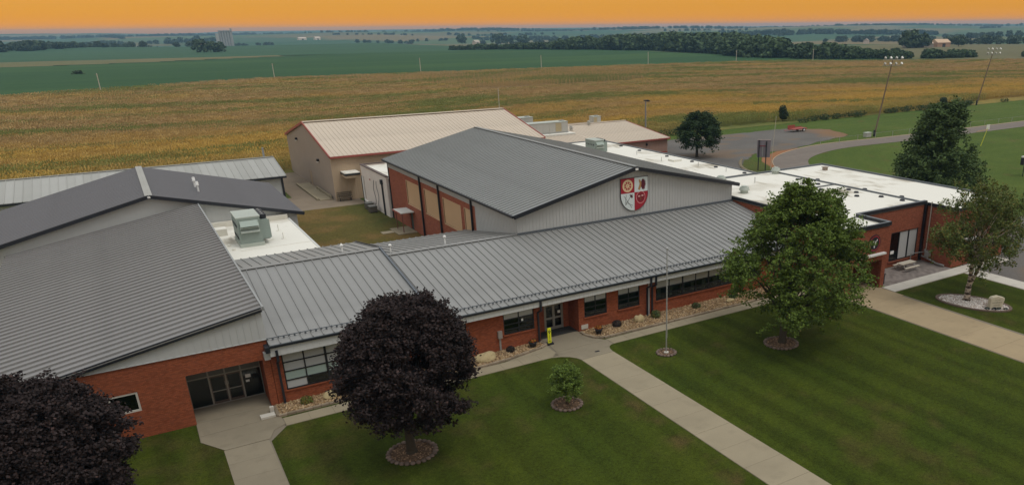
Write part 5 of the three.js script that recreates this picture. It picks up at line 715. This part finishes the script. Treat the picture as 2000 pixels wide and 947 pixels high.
// ---------------------------------------------------------------- playing field and back lot
{
  const pole = (x, z, h, lx, lz, label) => { const t = thing('floodlight_pole', label, 'floodlight', [x, 0, z], 'floodlight poles'); part(t, 'pole', rod([x, 0, z], [x + lx, h, z + lz], .2, .12, 8), M.poleWood); const X = x + lx, Z = z + lz, c = Math.cos(.5), s = Math.sin(.5);
    for (const dy of [-1.0, .2]) { part(t, 'crossarm', beam([X - 2.2 * c, h + dy, Z - 2.2 * s], [X + 2.2 * c, h + dy, Z + 2.2 * s], .12, .14), M.galv); for (let i = 0; i < 4; i++) { const k = -1.9 + i * 1.27, l = part(t, 'lamp', strip(new THREE.CylinderGeometry(.3, .16, .4, 10).rotateX(.9).translate(X + k * c, h + dy + .35, Z + k * s + .2)), i % 2 ? M.white : M.unitGrey); part(l, 'lamp_bracket', rod([X + k * c, h + dy + .05, Z + k * s], [X + k * c, h + dy + .3, Z + k * s + .15], .05), M.galv); } }
    part(t, 'pole_sleeve', cyl(x, 0, 1.4, z, .26), M.black); };
  pole(145.6, -120.7, 16.4, 1.9, 1.4, 'tall floodlight pole beside the track, the nearer one'); pole(228, -150.3, 16, 1.6, 2, 'tall floodlight pole at the corn edge on the far right');
  const cab = thing('utility_box', 'small pale cabinet at the foot of the nearer floodlight pole', 'utility box', [143.6, 0, -120.9]); part(cab, 'cabinet', box(142.8, 144.4, 0, .9, -121.5, -120.5), M.unitGrey); part(cab, 'cabinet_top', box(142.7, 144.5, .901, 1.0, -121.6, -120.4), M.unitLight);
  const f = thing('field_fence', 'low wire fence of grey posts along the far side of the track', 'fence', [160, 0, -118.2]); for (let i = 0; i < 20; i++) part(f, 'post', cyl(126 + i * 5.8, 0, 1.15, -118.6 + i * .04, .05, .05, 6), M.steel); part(f, 'top_rail', beam([126, 1.12, -118.6], [236, 1.12, -117.8], .03, .03), M.galv);
  const s = thing('message_board', 'tall dark-framed board on two black posts at the lot island', 'sign', [94.4, 0, -102.4]), d = [.66, -.0, .75]; const B = (u0, u1, y0, y1, w0, w1) => box(u0, u1, y0, y1, w0, w1).rotateY(-.72).translate(94.45, 0, -102.35); part(s, 'post', B(-.72, -.55, 0, 5.3, -.09, .09), M.black); part(s, 'post', B(.55, .72, 0, 5.1, -.09, .09), M.black); part(s, 'board_back', B(-.95, 1.35, 2.3, 5.25, -.42, -.12), std(.22, .19, .21, .7)); part(s, 'board_rim', B(-.95, 1.35, 5.251, 5.35, -.45, -.1), std(.34, .28, .25, .7)); part(s, 'board_bar', B(-.54, .54, 4.2, 4.35, -.115, -.05), std(.2, .03, .04, .6)); part(s, 'board_bar', B(-.05, .08, 2.4, 4.2, -.115, -.05), M.galv);
  const th = thing('thin_pole', 'slender pale pole behind the message board', 'pole', [96.8, 0, -102.6]); part(th, 'pole', rod([96.8, 0, -102.6], [97.3, 9.0, -102.4], .05, .035), std(.55, .50, .40, .6)); part(th, 'pole_cap', cyl(97.3, 8.98, 9.08, -102.4, .08), M.galv);
  const lp = thing('lamp_post', 'wooden lamp post behind the low tan building', 'lamp post', [101.9, 0, -149.9]); part(lp, 'pole', cyl(101.9, 0, 8.3, -149.9, .2, .16, 8), std(.26, .25, .24, .8)); part(lp, 'lamp', merge([box(101.4, 102.6, 8.3, 8.5, -150, -149.6), box(102.2, 102.9, 8.1, 8.35, -150, -149.6)]), M.black);
  const tr = thing('trailer', 'low red flatbed trailer parked at the edge of the lot', 'trailer', [138, 0, -137.6]); part(tr, 'bed', box(135.6, 140.2, .6, .8, -138.6, -136.6), std(.30, .05, .035, .6)); part(tr, 'rail', merge([box(135.6, 140.2, .801, 1.0, -138.6, -138.5), box(135.6, 138, 1.0, 1.5, -138.6, -138.52)]), std(.28, .06, .04, .6)); part(tr, 'tongue', box(133.6, 135.6, .5, .6, -137.7, -137.5), M.redTrim); for (const z of [-136.5, -138.7]) { const w = part(tr, 'wheel', strip(new THREE.CylinderGeometry(.42, .42, .22, 16).rotateX(Math.PI / 2).translate(139, .42, z)), M.black); part(w, 'rim', strip(new THREE.CylinderGeometry(.22, .22, .24, 12).rotateX(Math.PI / 2).translate(139, .42, z)), M.white); }
  const fl = thing('goal_marker', 'yellow post with a white square flag on the playing field', 'post', [151.1, 0, -97.2]); part(fl, 'post', rod([151.1, 0, -97.2], [152.2, 3.6, -96.9], .07, .06), std(.62, .60, .05, .6)); part(fl, 'flag', box(151.8, 152.9, 3.3, 4.3, -96.98, -96.93), M.white); part(fl, 'crossbar', rod([148.6, 3.1, -97], [152, 3.3, -96.9], .05), std(.45, .25, .05, .6));
  const sb = thing('scoreboard', 'small dark scoreboard box on a post at the right picture edge', 'sign', [125.4, 0, -72.2]); part(sb, 'post', cyl(125.4, 0, 2.1, -72.2, .07), M.black); part(sb, 'box', box(124.6, 127.4, 2.0, 3.2, -72.5, -72.0), M.black); part(sb, 'box_top', box(124.6, 127.4, 3.201, 3.42, -72.5, -72.0), M.white);
  const td = thing('training_sled', 'dark sled with a white upright at the far right corn edge', 'equipment', [258, 0, -148]); part(td, 'sled_base', box(252, 259.5, .05, 1.2, -149, -147), M.galv); part(td, 'upright', merge([rod([257.5, 0, -147.4], [257.5, 2.0, -147.4], .4, .3), rod([257.5, 2, -147.4], [259, 4.4, -147.4], .22, .16)]), M.white); part(td, 'pad', cyl(257.4, .1, 2.2, -146.9, .5), M.black);
  // island kerb of pale stones and lot litter, and the rough weeds along the corn
  seed = 205; for (let i = 0; i < 12; i++) { const k = i / 11, x = lerp(91.6, 99.2, Math.pow(k, 1.6)), z = lerp(-101.8, -113.2, k), g = new THREE.DodecahedronGeometry(.34, 0).scale(rr(.7, 1.1), .5, rr(.7, 1.2)).translate(x, .18, z); solo('kerb_rock', uvm(strip(g)), M.concrete, `pale kerb rock along the lot island, number ${['one', 'two', 'three', 'four', 'five', 'six', 'seven', 'eight', 'nine', 'ten', 'eleven', 'twelve'][i]} from the message board`, 'rock', 'kerb rocks of the lot island'); }
  const islandT = setting('island_grass', field(92, 101, -116, -101, .5, .024, (x, z) => mix3([.10, .15, .03], [.15, .14, .05], fbm(x, z, 3)), (x, z) => { const k = (-z - 101.8) / 11.4; return k > 0 && k < 1 && x > lerp(92.1, 99.8, Math.pow(k, 1.6)) && x < 97 + k * 6; }), grassMat);
  const wb = []; for (let x = 96; x < 330; x += 2.3) { const d = fbm(x / 14, 3, 3); if (d > .52) wb.push([x + rr(-1, 1), .35 + d * .5, -150.6 + rr(-1.5, 1.2), 1.9, .4 + d * .6, 1.2]); } const wg = solo('weeds', leaves(wb, 9000, .28, (b) => { const k = rr(.7, 1.2); return [.055 * k, .085 * k, .028 * k]; }), leafMat, 'rank green weeds along the near edge of the corn', 'weeds'); wg.userData.kind = 'stuff';
  for (const [x, z, h, l] of [[149.6, -155, 4.2, 'small bush sticking up from the corn behind the lot'], [210, -149.5, 3.4, 'green bush beside the far floodlight pole']]) { const t = thing('field_bush', l, 'bush', [x, 0, z]); part(t, 'foliage', leaves([[x, h * .72, z, 1.1, h * .3, 1.1], [x + .4, h * .4, z, 1.4, h * .3, 1.2]], 900, .34, (b) => [.035, .055, .022].map((v) => v * rr(.7, 1.2))), leafMat); part(t, 'stem', cyl(x, 0, h * .5, z, .06), M.bark); }
}
// ---------------------------------------------------------------- the country beyond
{
  [[-1.6, -394, 7], [73, -442, 7], [147.6, -437.6, 7.6], [217.5, -429, 7.4], [293.4, -428.5, 7.4], [355.3, -415.1, 7.4], [406, -394.9, 7.2]].forEach(([x, z, h], i) => { const t = thing('utility_pole', `pale utility pole along the far corn edge, ${['first', 'second', 'third', 'fourth', 'fifth', 'sixth', 'seventh'][i]} from the left`, 'utility pole', [x, 0, z], 'utility poles beyond the corn'); part(t, 'pole', cyl(x, 0, h + 1.4, z, .2, .16, 7), std(.52, .46, .38, .8)); part(t, 'crossarm', box(x - .8, x + .8, h + .9, h + 1.02, z - .06, z + .06), M.wood); });
  // one generic tree head, drawn many times
  const gen = (sd, n) => { seed = sd; const b = clumps(0, 0, .18, .86, (t) => .5 * Math.pow(Math.sin(Math.PI * clamp(.2 + t * .75, 0, 1)), .6), 22, .2, .05); return { b, g: leaves(b, n, .16, (k) => { const f = k * rr(.8, 1.2); return [f, f, f]; }) }; };
  const heads = [gen(1, 520), gen(2, 520), gen(3, 520)], mat = std(1, 1, 1, .9, { vertexColors: true });
  const wood = (name, label, spots, tone) => { heads.forEach((hd, k) => { const L = spots.filter((_, i) => i % 3 === k), im = new THREE.InstancedMesh(hd.g, mat, L.length), m = new THREE.Matrix4(), q = new THREE.Quaternion(), up = new THREE.Vector3(0, 1, 0), c = new THREE.Color(); L.forEach(([x, z, h0, w], i) => { const h = Math.min(h0, 27 - hill(x, z)); m.compose(new THREE.Vector3(x, hill(x, z) - .6, z), q.setFromAxisAngle(up, rr(0, 6.28)), new THREE.Vector3(w ?? h, h, w ?? h)); im.setMatrixAt(i, m); const f = rr(.75, 1.25); im.setColorAt(i, c.setRGB(tone[0] * f, tone[1] * f, tone[2] * f)); }); im.name = numbered(name); im.userData = { kind: 'stuff', label, category: 'woodland' }; scene.add(shade(im)); }); };
  seed = 500; let S = [];
  const along = (pts, n, depth, h0, h1, wk = 1.15) => { for (let i = 0; i < n; i++) { const t = rnd() * (pts.length - 1), k = Math.min(pts.length - 2, Math.floor(t)), u = t - k, a = pts[k], b = pts[k + 1], h = rr(h0, h1) * lerp(a[2] ?? 1, b[2] ?? 1, u), d = rr(-1, 1) * depth; S.push([lerp(a[0], b[0], u) + d * .8, lerp(a[1], b[1], u) - Math.abs(d), h, h * wk * rr(.9, 1.15)]); } };
  along([[352, -905, .45], [378, -895, .6], [400, -880, .5], [430, -835, .75], [450, -800, .9]], 95, 12, 9, 14, 1.25); along([[450, -795, .8], [490, -760, 1.0], [515, -700, 1.15], [500, -600, 1.1], [470, -520, 1.05], [440, -455, .95]], 260, 24, 10, 17);
  along([[440, -440, .95], [452, -412, .8], [480, -392, .6], [520, -378, .5], [560, -368, .42]], 90, 14, 9, 15); along([[545, -590, .7], [590, -560, .5]], 22, 22, 9, 14); along([[580, -345, .5], [640, -322, .4], [720, -300, .5]], 34, 10, 8, 13);
  wood('creek_woodland', 'dense green wood along the creek beyond the fields on the right', S, [.066, .098, .044]); S = [];
  along([[-330, -1300, 1], [-110, -1290, .95], [-60, -1400, .7], [20, -1640, .5]], 95, 40, 8, 17); along([[-10, -1750, .5], [60, -1900, .8], [130, -2150, .5]], 60, 40, 10, 18); along([[-500, -2500], [300, -2700]], 70, 60, 10, 18); wood('left_woodland', 'hazy band of trees beyond the fields at the far left', S, [.066, .092, .05]); S = [];
  for (const [a, b, n, h] of [[[-700, -4300], [700, -4700], 260, 17], [[300, -4700], [1500, -4200], 200, 12], [[1400, -4300], [2400, -3500], 240, 16], [[2000, -3300], [3600, -2700], 220, 15], [[3200, -3100], [5200, -2000], 240, 15], [[1000, -2300], [1700, -2100], 110, 14], [[1500, -1750], [2000, -1450], 120, 16], [[800, -1500], [1250, -1330], 70, 14], [[1250, -1120], [1420, -980], 60, 13], [[1500, -1050], [2200, -820], 80, 14], [[900, -640], [1300, -500], 60, 12]]) along([a, b], n, 40, h * .6, h); for (let i = 0; i < 46; i++) { const x = rr(-900, 3800), z = rr(-4200, -1300), L = rr(120, 500), q = rnd() < .6; if (x > 200 + -z * 1.9) continue; along([[x, z], [x + (q ? L : L * .35), z + (q ? -L * .4 : L * .8)]], Math.round(L / 22), 10, 5, 11); } wood('horizon_woodland', 'thin blue tree lines along the horizon', S, [.066, .09, .055]);
  // single far trees with trunks
  const single = (x, z, h, w, label, group) => { const t = thing('field_tree', label, 'tree', [x, hill(x, z), z], group); const hd = heads[Math.abs(Math.round(x)) % 3], m = local(t, 'crown', hd.g, std(.066, .094, .046, .9, { vertexColors: true })); m.scale.set(w, h, w); local(t, 'trunk', new THREE.CylinderGeometry(.25, .4, h * .4, 6).translate(0, h * .2, 0), M.bark); };
  [[103, -1085, 15, 17, 'left tree of the lone clump in the far teal field'], [114, -1082, 13, 15, 'middle tree of the lone clump in the far teal field'], [122, -1076, 12, 16, 'right tree of the lone clump in the far teal field']].forEach((a) => single(...a, 'lone clump in the far field'));
  [[668, -1690, 22, 20, 'leftmost dark tree of the farmstead at upper centre'], [712, -1600, 22, 26, 'middle round tree of the farmstead at upper centre'], [726, -1580, 20, 22, 'bushy tree just right of the middle one at the farmstead'], [752, -1560, 20, 26, 'right tree of the farmstead at upper centre'], [715, -560, 17, 19, 'dark tree left of the pale barns'], [726, -566, 19, 20, 'tallest tree left of the pale barns'], [737, -560, 15, 17, 'tree close to the left barn'], [800, -560, 12, 13, 'tree right of the pale barns']].forEach((a) => single(...a, 'farmstead trees'));
  single(-12, -590, 3, 6, 'low bush in the dark green bean field at left');
  // farm buildings
  const farm = (name, x, z, w, d, h, rh, wallC, roofC, label, turn = 0) => { const t = thing(name, label, 'building', [x, hill(x, z), z], 'farm buildings beyond the fields'); t.rotation.y = turn; local(t, 'wall', merge([box(-w / 2, w / 2, 0, h, -d / 2, d / 2)]), std(...wallC, .8)); const g = new THREE.Shape([[-d / 2 - .5, h - .1], [d / 2 + .5, h - .1], [0, h + rh]].map((q) => new THREE.Vector2(...q))); local(t, 'roof', strip(new THREE.ExtrudeGeometry(g, { depth: w + .8, bevelEnabled: false }).rotateY(Math.PI / 2).translate(-w / 2 - .4, 0, 0)), std(...roofC, .7)); local(t, 'door', box(-w * .12, w * .12, 0, h * .75, d / 2 + .02, d / 2 + .1), std(.06, .05, .045, .8)); };
  farm('barn', 746, -572, 30, 12, 4, 2.2, [.30, .26, .22], [.50, .36, .27], 'long low open barn with a pale roof on the right', -.35); farm('barn', 776, -566, 17, 12, 4.6, 3.4, [.42, .26, .17], [.55, .38, .24], 'short pale barn with a door on the right', -.25);
  farm('farmhouse', 688, -1660, 14, 10, 5, 4, [.6, .5, .4], [.45, .38, .3], 'pale farmhouse between the dark trees at upper centre', .4); farm('farmhouse', 1060, -2300, 16, 10, 5, 4, [.62, .52, .42], [.5, .42, .34], 'small white farmhouse left of the upper centre farmstead', .4); farm('farm_shed', 560, -2780, 26, 12, 5, 3, [.7, .6, .48], [.6, .5, .4], 'pale farm shed among the distant houses', .3); farm('farm_shed', 600, -2750, 18, 12, 6, 4, [.7, .62, .5], [.55, .46, .36], 'second pale shed among the distant houses', .3); farm('farm_shed', 245, -2480, 60, 14, 5, 3, [.72, .62, .46], [.7, .58, .42], 'long pale shed below the grain elevator', .2); farm('farmhouse', 1165, -1005, 10, 9, 5, 4, [.6, .5, .42], [.42, .34, .28], 'small house among trees right of the wood', .6); farm('farm_shed', 2010, -1650, 18, 14, 6, 4, [.7, .5, .25], [.62, .45, .22], 'orange-lit far shed on the right horizon', .5);
  const e = thing('grain_elevator', 'hazy stepped grain elevator on the left horizon', 'building', [250, 0, -2010]); for (let i = 0; i < 5; i++) part(e, 'silo', cyl(236 + i * 5.2, -8, 22, -2010, 2.6, 2.6, 12), std(.33, .33, .32, .8)); part(e, 'headhouse', box(233, 260, 22, 24.4, -2013, -2007), std(.33, .33, .32, .8)); part(e, 'tower', box(257.5, 260.8, -8, 28.5, -2012, -2008), std(.33, .33, .32, .8)); part(e, 'annex', box(227, 233, -8, 18, -2014, -2006), std(.42, .42, .4, .8));
}
scene.traverse((o) => { if (o.isMesh) { o.castShadow = true; o.receiveShadow = true; } });
renderer.render(scene, camera);
